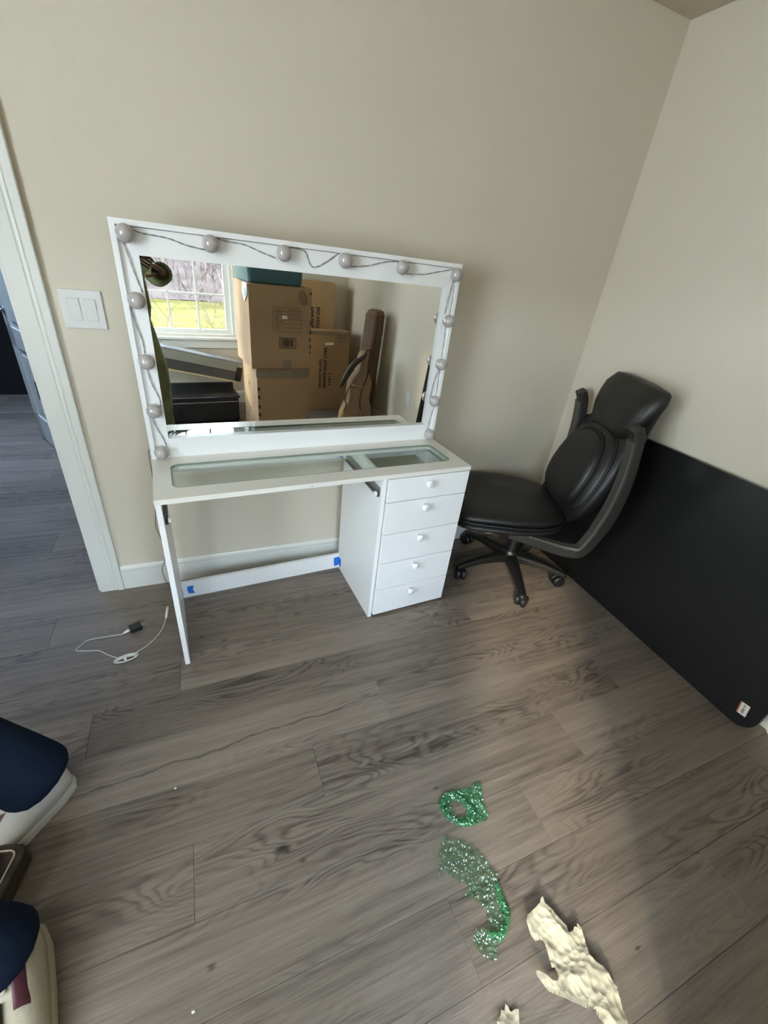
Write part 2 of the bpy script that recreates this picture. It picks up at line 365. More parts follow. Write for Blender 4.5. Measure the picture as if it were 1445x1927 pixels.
# ================================================================ ROOM SHELL
XR, YB_, YF, ZC = 2.4117, 0.0, -3.31, 2.4304
XL = -1.35
T = 0.12
fl = MB(); fl.box(XL - T, XR + T, YF - .16, 0.06, -.2, -.012); fl.box(-2.5, 0.12, .06, 4.6, -.2, -.012)
floor = struct('floor', fl, 'underfloor', label='grey oak look plank floor')
PW = 0.176
planks = {}
def plank_mesh(L, w):
    key = (round(L, 3), round(w, 3))
    if key not in planks:
        mb = MB(); e = .0007; g = .0003
        a, b_ = L / 2 - g, w / 2 - g
        mb.loft([[Vector((x * (a - q), y * (b_ - q), z)) for x, y in ((-1, -1), (1, -1), (1, 1), (-1, 1))] for q, z in ((0, -.011), (0, -e), (e, 0))])
        me = bpy.data.meshes.new('plank'); me.from_pydata([tuple(p) for p in mb.v], [], mb.f); me.update(); me.materials.append(M['floor']); planks[key] = me
    return planks[key]
known = {0: .962, 1: .658, 2: .278, 3: 1.275, 4: .9, -1: 1.267, -2: 1.543, -3: .649, 5: 1.70, -8: -.367}
for k in range(-31, 15):
    yt = -0.85 - PW * k; yb = yt - PW
    if yb > 4.5 or yt < YF - .05: continue
    yb = max(yb, YF - .05)
    if yt > 0.0:
        xa, xb = -2.5, (XR if yb < 0 else 0.1)
    else: xa, xb = XL, XR
    j = known.get(k, random.uniform(0, 1.3))
    cuts = [xa] + sorted(j + 1.3 * i for i in range(-5, 5) if xa + .04 < j + 1.3 * i < xb - .04) + [xb]
    for a, b_ in zip(cuts[:-1], cuts[1:]):
        p = bpy.data.objects.new('plank', plank_mesh(b_ - a, yt - yb)); COL.objects.link(p)
        p.location = ((a + b_) / 2, (yt + yb) / 2, 0); p.parent = floor

DX0, DX1, DZ = -0.905, -0.097, 2.06     # doorway
wb = MB(); wb.box(DX1 + .01, XR, 0, T, 0, ZC); wb.box(XL, DX0 - .01, 0, T, 0, ZC); wb.box(DX0 - .01, DX1 + .01, 0, T, DZ, ZC)
struct('wall_back', wb, 'wall')
struct('wall_right', MB().box(XR, XR + T, YF - .16, T, -.012, ZC), 'wall')
LY0, LY1, LZ0, LZ1 = -2.75, -1.45, .70, 2.20      # opening made for the added side window (out of frame)
struct('wall_left', MB().box(XL - T, XL, YF - .16, LY0, -.012, ZC).box(XL - T, XL, LY1, T, -.012, ZC).box(XL - T, XL, LY0, LY1, -.012, LZ0).box(XL - T, XL, LY0, LY1, LZ1, ZC), 'wall')
struct('sun_block_wall', MB().box(-3.3, -3.1, -5.7, -1.0, -.55, 4.3), 'trim')   # unseen wall added to keep the sun out of the side opening
wf = MB(); y0, y1 = YF - .16, YF
wf.box(XL, WX0, y0, y1, -.012, ZC); wf.box(WX1, XR, y0, y1, -.012, ZC); wf.box(WX0, WX1, y0, y1, -.012, WZ0); wf.box(WX0, WX1, y0, y1, WZ1, ZC)
struct('wall_front', wf, 'wall')
struct('ceiling', MB().box(XL - T, XR + T, YF - .16, T, ZC, ZC + .1), 'ceil')
# hallway shell
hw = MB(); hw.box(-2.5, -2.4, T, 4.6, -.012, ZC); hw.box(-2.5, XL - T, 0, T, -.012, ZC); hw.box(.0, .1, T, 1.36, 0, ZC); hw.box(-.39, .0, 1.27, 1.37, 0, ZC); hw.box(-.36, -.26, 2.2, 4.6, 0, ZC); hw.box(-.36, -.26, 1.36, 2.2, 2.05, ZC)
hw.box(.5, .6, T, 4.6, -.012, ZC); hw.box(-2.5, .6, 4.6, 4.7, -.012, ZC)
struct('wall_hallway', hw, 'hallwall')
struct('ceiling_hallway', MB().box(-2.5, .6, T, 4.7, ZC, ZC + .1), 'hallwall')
struct('wall_far_room', MB().box(-2.4, -.36, 3.25, 3.35, .0, ZC), 'dark')  # coloured near black where the far room lies unlit

# baseboards: profile (depth, height)
bprof = [(0, 0), (.015, 0), (.015, .092), (.0125, .0945), (.0125, .1), (.0145, .103), (.0145, .112), (.009, .119), (.005, .126), (0, .126)]
def baseboard(name, p0, p1, nrm):
    p0, p1, n = Vector(p0), Vector(p1), Vector(nrm); mb = MB()
    mb.loft([[p + n * d + Vector((0, 0, h)) for d, h in bprof] for p in (p0, p1)])
    return struct(name, mb, 'trim')
baseboard('baseboard_back', (.001, 0, 0), (XR, 0, 0), (0, -1, 0))
baseboard('baseboard_right', (XR, 0, 0), (XR, YF, 0), (-1, 0, 0))
baseboard('baseboard_front', (XR, YF, 0), (XL, YF, 0), (0, 1, 0))
baseboard('baseboard_left', (XL, YF, 0), (XL, 0, 0), (1, 0, 0))
baseboard('baseboard_hallway', (0, 1.25, 0), (0, T, 0), (-1, 0, 0))

# door frame: casing with profiled face, jamb, stop, strike plate
def casing_profile():  # (across from inner edge 0 to outer .097, proud)
    return [(0, 0), (0, .010), (.006, .013), (.052, .0135), (.056, .0115), (.060, .0135), (.066, .015), (.070, .0125), (.075, .018), (.094, .019), (.097, .017), (.097, 0)]
dr = thing('door_1', 'white painted door casing and jamb left of the vanity', None, (DX1, 0, 0), kind='structure')
mb = MB(); cp = casing_profile()
mb.loft([[Vector((DX1 + u, -p, z)) for u, p in cp] for z in (0, DZ + .09)]); obj('casing', mb, 'trim', dr)
mb = MB(); mb.loft([[Vector((DX0 - u, -p, z)) for u, p in cp] for z in (0, DZ + .09)]); obj('casing', mb, 'trim', dr)
mb = MB(); mb.loft([[Vector((x, -p, DZ + u)) for u, p in cp] for x in (DX0 - .097, DX1 + .097)]); obj('casing', mb, 'trim', dr)
mb = MB(); mb.box(DX1 - .008, DX1 + .0095, -.001, T, 0, DZ); mb.box(DX1 - .02, DX1 - .008, .05, .085, 0, DZ)
mb.box(DX0 - .0095, DX0 + .008, -.001, T, 0, DZ); mb.box(DX0 + .008, DX1 - .008, -.001, T, DZ - .02, DZ - .001)
obj('jamb', mb, 'trim', dr, bevel=.001)
obj('strike_plate', MB().box(DX1 - .0105, DX1 - .0085, -.004, .03, .905, .968), 'blackpl', dr, bevel=.0008, label='dark strike plate on the jamb edge')

# far hallway door, ajar
a = Vector((-.757, 2.055, 0)); d = (Vector((-.604, 1.763, 0)) - a).normalized(); n = Vector((-d.y, d.x, 0))
d2 = thing('door_2', 'white panelled door standing ajar down the hallway', None, tuple(a + d * .76), kind='structure')
def leafbox(mb, s0, s1, t0, t1, z0, z1):
    vs = [a + d * s + n * t_ + Vector((0, 0, z)) for z in (z0, z1) for t_ in (t0, t1) for s in (s0, s1)]
    mb.add(vs, [(0, 2, 3, 1), (4, 5, 7, 6), (0, 1, 5, 4), (2, 6, 7, 3), (0, 4, 6, 2), (1, 3, 7, 5)])
mb = MB(); leafbox(mb, 0, .76, .004, .031, .012, 2.02); obj('door_leaf', mb, 'trim', d2)
mb = MB()
for (s0, s1, z0, z1) in ((0, .11, .012, 2.02), (.65, .76, .012, 2.02), (.335, .425, .012, 2.02), (0, .76, .012, .21), (0, .76, .70, .83), (0, .76, 1.6, 1.7), (0, .76, 1.92, 2.02)):
    for t0, t1 in ((-.004, .0042), (.0308, .039)): leafbox(mb, s0, s1, t0, t1, z0, z1)
obj('stile', mb, 'trim', d2)
for s0, s1 in ((.15, .295), (.465, .61)):
    for z0, z1 in ((.25, .66), (.87, 1.56), (1.74, 1.88)):
        mb = MB(); leafbox(mb, s0, s1, -.001, .036, z0, z1); obj('panel', mb, 'trim', d2, bevel=.006)
k = a + d * .07 - n * .004 + Vector((0, 0, .93)); k2 = -n
obj('door_knob', MB().lathe([(.028, 0), (.028, .006), (.01, .01), (.01, .03), (.024, .04), (.027, .052), (.02, .062), (.002, .065)], k, k2), 'steel', d2, smooth=True)

# ================================================================ WINDOW (wall_front), twin double-hung with grilles
wn = thing('window_1', 'white twin double hung window with grilles in the front wall', None, ((WX0 + WX1) / 2, YF, WZ0), kind='structure')
mb = MB(); ya, yb2 = YF, YF + .018
zst = .665
mb.box(WX1, WX1 + .06, ya, yb2, zst, WZ1 + .07); mb.box(WX0 - .06, WX0, ya, yb2, zst, WZ1 + .07); mb.box(WX0 - .06, WX1 + .06, ya, yb2 + .002, WZ1, WZ1 + .075)
mb.box(WX0 - .06, WX1 + .06, ya, yb2, .56, .64)
obj('window_casing', mb, 'trim', wn, bevel=.003)
obj('window_sill', MB().box(WX0 - .075, WX1 + .075, YF - .13, YF + .045, .64, .665), 'trim', wn, bevel=.004)
mb = MB(); fy0, fy1 = YF - .14, YF - .002
mb.box(WX1 - .03, WX1, fy0, fy1, zst, WZ1); mb.box(WX0, WX0 + .03, fy0, fy1, zst, WZ1); mb.box(WX0, WX1, fy0, fy1, WZ1 - .03, WZ1); mb.box(.255, .315, fy0, fy1, zst, WZ1)
obj('window_frame', mb, 'trim', wn, bevel=.002)
MID = 1.365
for (xa, xb) in ((.315, 1.16), (-.59, .255)):
    for (za, zb, yy) in ((zst, MID + .02, YF - .055), (MID - .02, WZ1 - .03, YF - .095)):
        mb = MB(); w_ = .048; yA, yB = yy - .016, yy + .016
        mb.box(xa, xa + w_, yA, yB, za, zb); mb.box(xb - w_, xb, yA, yB, za, zb); mb.box(xa + w_, xb - w_, yA, yB, za, za + .062); mb.box(xa + w_, xb - w_, yA, yB, zb - .04, zb)
        sash = obj('sash', mb, 'trim', wn, bevel=.002)
        gx0, gx1, gz0, gz1 = xa + w_, xb - w_, za + .062, zb - .04
        obj('pane', MB().box(gx0, gx1, yy - .002, yy + .002, gz0, gz1), 'wglass', sash)
        mb = MB()
        for i in (1, 2): x = gx0 + (gx1 - gx0) * i / 3; mb.box(x - .0085, x + .0085, yy - .009, yy + .009, gz0, gz1)
        z = (gz0 + gz1) / 2; mb.box(gx0, gx1, yy - .008, yy + .008, z - .0085, z + .0085)
        obj('grille', mb, 'trim', sash)

w2 = thing('added_side_window', 'added white double hung side window in the left wall', None, (XL, (LY0 + LY1) / 2, LZ0), kind='structure')  # invented window framing the opening of the side fill lamp
mb = MB(); mb.box(XL, XL + .018, LY0 - .06, LY0, LZ0, LZ1 + .06); mb.box(XL, XL + .018, LY1, LY1 + .06, LZ0, LZ1 + .06); mb.box(XL, XL + .018, LY0, LY1, LZ1, LZ1 + .06); mb.box(XL, XL + .018, LY0 - .06, LY1 + .06, LZ0 - .10, LZ0 - .026)
obj('window_casing', mb, 'trim', w2, bevel=.003)
obj('window_sill', MB().box(XL - .1, XL + .045, LY0 - .075, LY1 + .075, LZ0 - .025, LZ0), 'trim', w2, bevel=.004)
for (za, zb, xx) in ((LZ0, 1.47, XL - .05), (1.43, LZ1, XL - .085)):
    mb = MB(); w_ = .045
    mb.box(xx - .015, xx + .015, LY0, LY0 + w_, za, zb); mb.box(xx - .015, xx + .015, LY1 - w_, LY1, za, zb); mb.box(xx - .015, xx + .015, LY0 + w_, LY1 - w_, za, za + .05); mb.box(xx - .015, xx + .015, LY0 + w_, LY1 - w_, zb - .04, zb)
    sash = obj('sash', mb, 'trim', w2, bevel=.002)
    obj('pane', MB().box(xx - .002, xx + .002, LY0 + w_, LY1 - w_, za + .05, zb - .04), 'wglass', sash)
    mb = MB()
    for i in (1, 2, 3): y = LY0 + w_ + (LY1 - LY0 - 2 * w_) * i / 4; mb.box(xx - .008, xx + .008, y - .0085, y + .0085, za + .05, zb - .04)
    z = (za + zb) / 2; mb.box(xx - .007, xx + .007, LY0 + w_, LY1 - w_, z - .0085, z + .0085); obj('grille', mb, 'trim', sash)

# outlet on right wall
ot = thing('wall_outlet', 'white duplex wall outlet low on the right wall', 'outlet', (XR, -1.853, .35))
obj('cover_plate', MB().box(XR - .005, XR, -1.888, -1.818, .35, .466), 'plate', ot, bevel=.002)
for z in (.379, .437): obj('socket', MB().box(XR - .0075, XR - .0045, -1.871, -1.835, z - .014, z + .014), 'trim', ot, bevel=.003)

# light switch (two rockers)
sx0, sz0 = .0293, 1.153
sw = thing('light_switch', 'white double rocker light switch between the doorway and the mirror', 'light switch', (sx0 + .062, 0, sz0))
obj('switch_plate', MB().box(sx0, sx0 + .1239, -.007, 0, sz0, sz0 + .1223), 'plate', sw, bevel=.0035, seg=3)
for cx in (.0385, .0854):
    x = sx0 + cx
    mb = MB(); mb.box(x - .0185, x + .0185, -.0078, -.0065, sz0 + .0255, sz0 + .0968); fr_ = obj('switch_bezel', mb, 'bulbbase', sw)
    mb = MB(); z0_, z1_ = sz0 + .0275, sz0 + .0948
    mb.add([(x - .0168, -.0082, z0_), (x + .0168, -.0082, z0_), (x + .0168, -.0115, z1_), (x - .0168, -.0115, z1_), (x - .0168, -.006, z0_), (x + .0168, -.006, z0_), (x + .0168, -.006, z1_), (x - .0168, -.006, z1_)], [(0, 1, 2, 3), (4, 7, 6, 5), (0, 4, 5, 1), (1, 5, 6, 2), (2, 6, 7, 3), (3, 7, 4, 0)])
    obj('rocker', mb, 'plate', sw, bevel=.001)

# ================================================================ VANITY TABLE (own axes VF)
H = .755; yF, yR = -.565, -.137; x0, x1 = .2401, 1.4438
vt = thing('vanity_table', 'white vanity table with glass top inset and five drawers against the wall', 'vanity table', (.84, -.35, 0), VF)
hole = rrect(.296, 1.392, -.494, -.306, .03)
outer = []
n_ = len(hole)
for (hx, hy) in hole:                     # outer loop matched point by point to the hole
    cx, cy = (.296 + 1.392) / 2, -.4
    outer.append((x1 if hx > 1.392 - .031 else x0 if hx < .296 + .031 else hx, yR if hy > cy else yF))
ov, hv = [], []
mb = MB()
def ring(pts, z): return [Vector((p[0], p[1], z)) for p in pts]
mb.loft([ring(hole, H - .018), ring(outer, H - .018), ring(outer, H), ring(hole, H), ring(hole, H - .018)], cap=False)
obj('tabletop', mb, 'lamtop', vt)
gp = rrect(.2975, 1.3905, -.4925, -.3075, .029)
g = MB().prism(gp, H - .0055, H - .0004, lambda u, v_, a_: Vector((u, v_, a_)))
obj('glass_inset', g, 'glass', vt, label='clear glass panel set flush in the tabletop')
mb = MB(); r0 = rrect(.296, 1.392, -.494, -.306, .03); r1 = rrect(.2985, 1.3895, -.4915, -.3085, .0275)
mb.loft([ring(r0, H - .006), ring(r0, H + .0003), ring(r1, H + .0003), ring(r1, H - .006), ring(r0, H - .006)], cap=False)
obj('glass_edge', mb, mat('glass_edge_green', (0.16, 0.20, 0.17), .3), vt, label='dark green edge of the glass inset')
# little ledge under the glass
mb = MB(); r2 = rrect(.306, 1.382, -.484, -.316, .022)
mb.loft([ring(r0, H - .018), ring(r0, H - .0062), ring(r2, H - .0062), ring(r2, H - .018), ring(r0, H - .018)], cap=False)
obj('glass_ledge', mb, 'lamtop', vt)
zt = H - .018
obj('side_panel', MB().box(x0 + .001, x0 + .0185, yF + .009, yR, 0, zt), 'lam', vt, bevel=.0008)
obj('side_panel', MB().box(1.0345, 1.0525, yF + .009, yR, 0, zt), 'lam', vt, bevel=.0008)
obj('side_panel', MB().box(x1 - .0185, x1 - .001, yF + .020, yR, .012, zt), 'lam', vt, bevel=.0008)
obj('back_rail', MB().box(x0 + .0185, 1.0345, yR - .016, yR, .0, .0897), 'lam', vt, bevel=.0008, label='low white rail across the back between the sides')
obj('upper_back_rail', MB().box(x0 + .0185, 1.0345, yR - .018, yR - .002, .655, zt), 'lam', vt, bevel=.0008)
obj('cabinet_back', MB().box(1.0525, x1 - .0185, yR - .006, yR, .012, zt), 'lam', vt)
obj('cabinet_bottom', MB().box(1.0525, x1 - .0185, yF + .02, yR - .006, .014, .030), 'lam', vt)
zz = [.7345, .6269, .4698, .3146, .1648, .0142]; kx = 1.237; kz = [.7107 - .008, .5986 - .008, .444 - .008, .2878 - .008, .136 - .008]
for i in range(5):
    za, zb = zz[i + 1] + .0018, zz[i] - .0018
    dw = obj('drawer', MB().box(1.0565, x1 - .001, yF, yF + .017, za, zb), 'lam', vt, bevel=.0012)
    bx0, bx1, by0, by1, bz0, bz1 = 1.066, x1 - .032, yF + .017, yR - .03, za + .012, min(zb - .02, za + .10)
    mb = MB(); mb.box(bx0, bx0 + .012, by0, by1, bz0, bz1); mb.box(bx1 - .012, bx1, by0, by1, bz0, bz1); mb.box(bx0 + .012, bx1 - .012, by1 - .012, by1, bz0, bz1)
    obj('drawer_box', mb, 'lam', dw)
    obj('drawer_bottom', MB().box(bx0 + .012, bx1 - .012, by0, by1 - .012, bz0 + .004, bz0 + .008), 'drawer_in', dw)
    kc = Vector((kx, yF, [.687, .551, .396, .243, .094][i]))
    kc.z = kz[i]
    obj('knob', MB().lathe([(.0075, -.001), (.007, .004), (.0062, .010), (.0145, .0125), (.0165, .017), (.016, .023), (.012, .0265), (.001, .0275)], kc, (0, -1, 0), 20), 'lam', dw, smooth=True)
# missing central drawer: its two slides
for xs, sgn in ((1.0345, -1), (x0 + .0185, 1)):
    xa, xb = sorted((xs, xs + sgn * .011)); mb = MB()
    mb.box(xa, xb, yF + .025, yR - .03, .648, .652); mb.box(xa, xb, yF + .025, yR - .03, .684, .688)
    xc, xd = sorted((xs, xs + sgn * .002)); mb.box(xc, xd, yF + .025, yR - .03, .652, .684)
    sd = obj('drawer_slide', mb, 'steel', vt, label='grey steel drawer slide of the missing drawer')
    obj('slide_roller', MB().lathe([(.0095, 0), (.0105, .002), (.0105, .007), (.0095, .009)], (xs + sgn * .011, yF + .035, .660), (sgn, 0, 0), 14), 'lam', sd, label='white plastic roller')
def tape(pts, y, nm='tape'):
    mb = MB(); mb.loft([[Vector((u, y_, w_)) for u, w_ in pts] for y_ in (y - .0006, y + .0002)])
    obj('masking_tape', mb, 'tape', vt, label='torn piece of blue masking tape')
tape([(.281, .066), (.279, .045), (.284, .022), (.310, .020), (.303, .042), (.309, .066)], yR - .0165)
tape([(1.004, .070), (1.006, .020), (1.018, .014), (1.034, .022), (1.034, .074)], yR - .0165)
tape([(.983, .678), (.990, .664), (1.020, .655), (1.022, .684)], yR - .019)
mb = MB(); mb.box(1.0335, 1.0343, yR - .045, yR - .017, .022, .07); obj('masking_tape', mb, 'tape', vt, label='torn piece of blue masking tape')
mb = MB(); mb.box(x0 + .0187, x0 + .0193, yR - .05, yR - .017, .02, .062); obj('masking_tape', mb, 'tape', vt, label='torn piece of blue masking tape')
obj('hole_plug', MB().lathe([(.004, 0), (.004, .002)], (.745, yF + .002, H - .012), (0, -1, 0), 10), 'edge', vt)
obj('screw', MB().lathe([(.003, 0), (.003, .003)], (.72, yF + .03, zt - .003), (0, 0, -1), 8), 'steel', vt)

# ================================================================ MIRROR IN WHITE FRAME
mz0, mz1 = H + .0005, 1.4876; mx0, mx1 = .2393, 1.4413; my = -.2497; gx0, gx1, gz0, gz1 = .3031, 1.3884, .8283, 1.4004
mr_ = thing('framed_mirror', 'large rectangular mirror in white bulb frame standing on the vanity', 'mirror', (.84, -.23, mz0), VF)
def fourboards(mb, X0, X1, Z0, Z1, x0_, x1_, z0_, z1_, ya_, yb_):
    mb.box(X0, X1, ya_, yb_, z1_, Z1); mb.box(X0, X1, ya_, yb_, Z0, z0_); mb.box(X0, x0_, ya_, yb_, z0_, z1_); mb.box(x1_, X1, ya_, yb_, z0_, z1_)
t16 = .0155
mb = MB(); mb.box(mx0, mx1, my, my + .06, mz1 - t16, mz1); obj('frame_rim', mb, 'lam', mr_, bevel=.0008)
for xa in (mx0, mx1 - t16): obj('frame_rim', MB().box(xa, xa + t16, my, my + .06, mz0, mz1 - t16), 'lam', mr_, bevel=.0008)
mb = MB(); fourboards(mb, mx0 + t16, mx1 - t16, mz0, mz1 - t16 - .0015, gx0, gx1, gz0, gz1, my + .011, my + .026); obj('frame_face', mb, 'lam', mr_)
obj('mirror_glass', MB().box(gx0 - .01, gx1 + .01, my + .0262, my + .030, gz0 - .01, gz1 + .01), 'mirror', mr_, label='clear reflecting glass')
obj('back_board', MB().box(mx0 + t16, mx1 - t16, my + .0305, my + .034, mz0, mz1 - t16), 'edge', mr_)

# string of round bulbs on the frame
sl_ = thing('bulb_string', 'string of fourteen round white bulbs wired around the mirror frame', 'string lights', (.84, my, mz0), VF)
bxs = [(.277, 1.4525), (.5043, 1.452), (.7283, 1.4505), (.943, 1.4515), (1.1693, 1.4520), (1.4130, 1.4495), (.2774, 1.2807), (.2764, 1.1010), (.2740, .9382), (.2745, .7850), (1.4130, 1.2803), (1.4112, 1.1063), (1.4098, .9442), (1.4095, .7860)]
yp = my + .011
for (bx_, bz_) in bxs:
    r = .0245; prof = [(.0175, .0005), (.0185, .004)]
    bs = obj('bulb', MB().lathe([(.0165, .004)] + [(r * math.cos(q), .0225 + r * math.sin(q)) for q in [math.radians(a_) for a_ in range(-45, 86, 10)]] + [(.0015, .047)], (bx_, yp, bz_), (0, -1, 0), 24), 'bulb', sl_, smooth=True)
    obj('bulb_base', MB().lathe([(.020, 0), (.020, .0035), (.017, .006)], (bx_, yp, bz_), (0, -1, 0), 20), 'bulbbase', bs, smooth=False)
wires = [[(0.287, 1.468), (0.314, 1.459), (0.351, 1.456), (0.393, 1.452), (0.435, 1.441), (0.487, 1.435)], [(0.521, 1.469), (0.559, 1.464), (0.607, 1.461), (0.656, 1.447), (0.704, 1.435)],
[(0.752, 1.469), (0.779, 1.469), (0.806, 1.461), (0.822, 1.428), (0.839, 1.421), (0.873, 1.437), (0.924, 1.471)], [(0.962, 1.434), (1.034, 1.444), (1.106, 1.463), (1.161, 1.47)], [(1.193, 1.433), (1.27, 1.438), (1.328, 1.45), (1.399, 1.466)],
[(0.268, 1.429), (0.278, 1.385), (0.286, 1.345), (0.297, 1.303)], [(0.258, 1.259), (0.264, 1.211), (0.274, 1.164), (0.275, 1.124)], [(0.274, 1.073), (0.279, 1.03), (0.296, 0.975), (0.296, 0.947)], [(0.263, 0.913), (0.272, 0.872), (0.29, 0.82), (0.293, 0.789)],
[(1.413, 1.428), (1.403, 1.366), (1.398, 1.306)], [(1.423, 1.429), (1.4235, 1.368), (1.4235, 1.298)], [(1.414, 1.256), (1.416, 1.193), (1.42, 1.127)], [(1.414, 1.081), (1.398, 1.023), (1.392, 0.939)], [(1.42, 1.079), (1.4225, 0.963)], [(1.422, 0.913), (1.41, 0.85), (1.405, 0.785)]]
for w_ in wires:
    pts = [Vector((x, yp - .0035 - .0015 * math.sin(i * 1.7), z)) for i, (x, z) in enumerate(w_)]
    pts = smoothpath(pts, 5)
    mb = MB(); n2_ = len(pts)
    for ph in (0, PI):   # twisted pair
        mb.tube([p + Vector((math.cos(ph + i * 1.1) * .0011, 0, math.sin(ph + i * 1.1) * .0011)) for i, p in enumerate(pts)], .0011, 5)
    obj('wire', mb, 'wire', sl_, smooth=True)
# thin lead dropping from the frame behind the left side of the vanity
mb = MB(); mb.tube(smoothpath([(.2385 - .001, -.262, .80), (.232, -.24, .77), (.226, -.215, .60), (.207, -.2, .455), (.208, -.2, .421), (.214, -.2, .389), (.222, -.2, .33), (.214, -.2, .266), (.197, -.2, .217), (.207, -.2, .14), (.225, -.2, .09), (.229, -.21, .03), (.222, -.2, .003)], 5), .0016, 6)
obj('lead_wire', mb, 'wire_dark', sl_, smooth=True, label='thin dark lead hanging down beside the side panel')

# ================================================================ POWER CORD ON THE FLOOR
pc = thing('power_cord', 'thin white cord with black plug on the floor left of the vanity', 'power cord', (.05, -.35, 0))
ad = obj('plug_adapter', MB().box(-.022, .022, -.016, .016, 0, .026, Matrix.Translation((.070, -.305, .0005)) @ Matrix.Rotation(.32, 4, 'Z')), 'blackpl', pc, bevel=.004, seg=3, label='small black plug adapter')
for s_ in (-.006, .006):
    obj('prong', MB().box(.022, .037, s_ - .0008, s_ + .0008, .010, .017, Matrix.Translation((.070, -.305, .0005)) @ Matrix.Rotation(.32, 4, 'Z')), 'chrome', ad)
obj('cord_plug', MB().tube([(.048, -.312, .012), (.036, -.316, .010), (.022, -.321, .006)], [.007, .006, .002], 8), 'cord', pc, smooth=True)
path = [(.022, -.321, .004), (-.02, -.318, .003), (-.07, -.315, .002), (-.105, -.318, .002), (-.123, -.338, .002), (-.136, -.363, .002), (-.10, -.375, .002), (-.055, -.388, .002), (-.02, -.42, .002), (.015, -.447, .003)]
mb = MB(); mb.tube(smoothpath([Vector(p) for p in path], 6), .0015, 6)
mb.tube(smoothpath([Vector(p) for p in [(.055, -.455, .004), (.08, -.44, .004), (.115, -.415, .003), (.15, -.375, .003), (.17, -.335, .003), (.18, -.295, .004), (.184, -.27, .005)]], 6), .0015, 6)
obj('cord', mb, 'cord', pc, smooth=True)
mb = MB()
for k_ in range(4):
    r1_, ph = .030 + .004 * k_, .2 * k_
    mb.tube([(.048 + r1_ * math.cos(t_), -.462 + (.009 + .003 * k_) * math.sin(t_) + .15 * r1_ * math.cos(t_), .003 + .0015 * k_) for t_ in [2 * PI * i / 24 + ph for i in range(25)]], .0014, 5)
obj('cord_bundle', mb, 'cord', pc, smooth=True)
obj('cord_tie', MB().lathe([(.006, -.004), (.007, 0), (.006, .004)], (.045, -.464, .007), (1, .2, 0), 10), 'cord', pc)
obj('inline_switch', MB().tube([(.184, -.275, .006), (.186, -.255, .0065), (.189, -.215, .007), (.190, -.198, .006)], [.003, .006, .006, .003], 10), 'lam', pc, smooth=True, label='slim white inline switch')

# ================================================================ OFFICE CHAIR (axes CF: x forward, y to its left)
oc = thing('office_chair', 'black leather executive office chair between the vanity and the leaning board', 'office chair', (0, 0, 0), CF)
hub = obj('chair_base', MB().lathe([(.034, .075), (.045, .085), (.045, .125), (.035, .14), (.03, .15)], (0, 0, 0), (0, 0, 1), 20), 'blackpl', oc, smooth=False)
for k_ in range(5):
    wa = math.radians(104 + 72 * k_) - CF.a; dx, dy = math.cos(wa), math.sin(wa)
    u = Vector((dx, dy, 0)); v_ = Vector((-dy, dx, 0)); R_ = .30
    rings = []
    for s, w2, zt_, zb_ in ((.02, .030, .135, .085), (.10, .026, .132, .09), (.20, .021, .118, .085), (.28, .018, .098, .070), (.315, .017, .088, .062), (.325, .010, .082, .064)):
        rings.append([u * s + v_ * (w2 * q) + Vector((0, 0, z_)) for q, z_ in ((-1, zb_), (1, zb_), (1, zt_ - .008), (.6, zt_), (-.6, zt_), (-1, zt_ - .008))])
    obj('leg', MB().loft(rings), 'blackpl', oc, bevel=.003)
    cx = u * R_ ; ca = wa + (1.2 * k_) ; cu = Vector((math.cos(ca), math.sin(ca), 0)); cvv = Vector((-cu.y, cu.x, 0)); cc = cx + cu * .014
    cst = obj('caster', MB().tube([cx + Vector((0, 0, .05)), cx + Vector((0, 0, .085))], .008, 8).lathe([(.022, -.004), (.027, -.001), (.027, .001), (.022, .004)], cc + Vector((0, 0, .036)), cvv, 16), 'blackpl', oc)
    for sg in (-1, 1):
        obj('wheel', MB().lathe([(.018, .005), (.031, .006), (.0335, .009), (.0335, .021), (.029, .026), (.012, .027)], cc + Vector((0, 0, .0337)), cvv * sg, 20), 'blackpl', cst, smooth=False)
obj('gas_column', MB().lathe([(.030, .13), (.030, .24), (.024, .245), (.024, .33), (.02, .335), (.02, .37)], (0, 0, 0), (0, 0, 1), 20), 'blackpl', oc)
mb = MB(); mb.box(-.15, .13, -.10, .10, .355, .395); obj('tilt_mechanism', mb, 'blackpl', oc, bevel=.01)
obj('tilt_lever', MB().tube([(-.02, .08, .37), (-.03, .22, .365), (-.03, .26, .362)], [.005, .005, .008], 8), 'blackpl', oc)
def sup(n, t_):  # superellipse unit point
    c_, s_ = math.cos(t_), math.sin(t_); return (math.copysign(abs(c_) ** (2 / n), c_), math.copysign(abs(s_) ** (2 / n), s_))
def cushion(xc, a_, b_, z0_, z1_, fall=.0, dome=.02, n=3.2, N=40, K=9):
    rings = []
    for i in range(K + 1):
        ph = -PI / 2 + PI * (i + .15) / (K + .3); c_ = max(.02, math.cos(ph)) ** .38; z_ = (z0_ + z1_) / 2 + (z1_ - z0_) / 2 * math.sin(ph)
        r = []
        for k_ in range(N):
            ux, uy = sup(n, 2 * PI * k_ / N); x = xc + a_ * ux * c_; y = .012 + b_ * uy * c_ * (1 - .10 * max(0, -ux)) 
            f = max(0, (x - xc) / a_ - .25); zz_ = z_ - fall * f * f
            r.append(Vector((x, y, zz_)))
        rings.append(r)
    # domed top cap
    top = rings[-1]; rings += [[Vector((xc + (p.x - xc) * s, p.y * s, p.z + dome * (1 - s * s))) for p in top] for s in (.75, .5, .25, .03)]
    return MB().loft(rings)
obj('seat_shell', cushion(.10, .255, .245, .375, .435, fall=.03, dome=0), 'leather', oc, smooth=True)
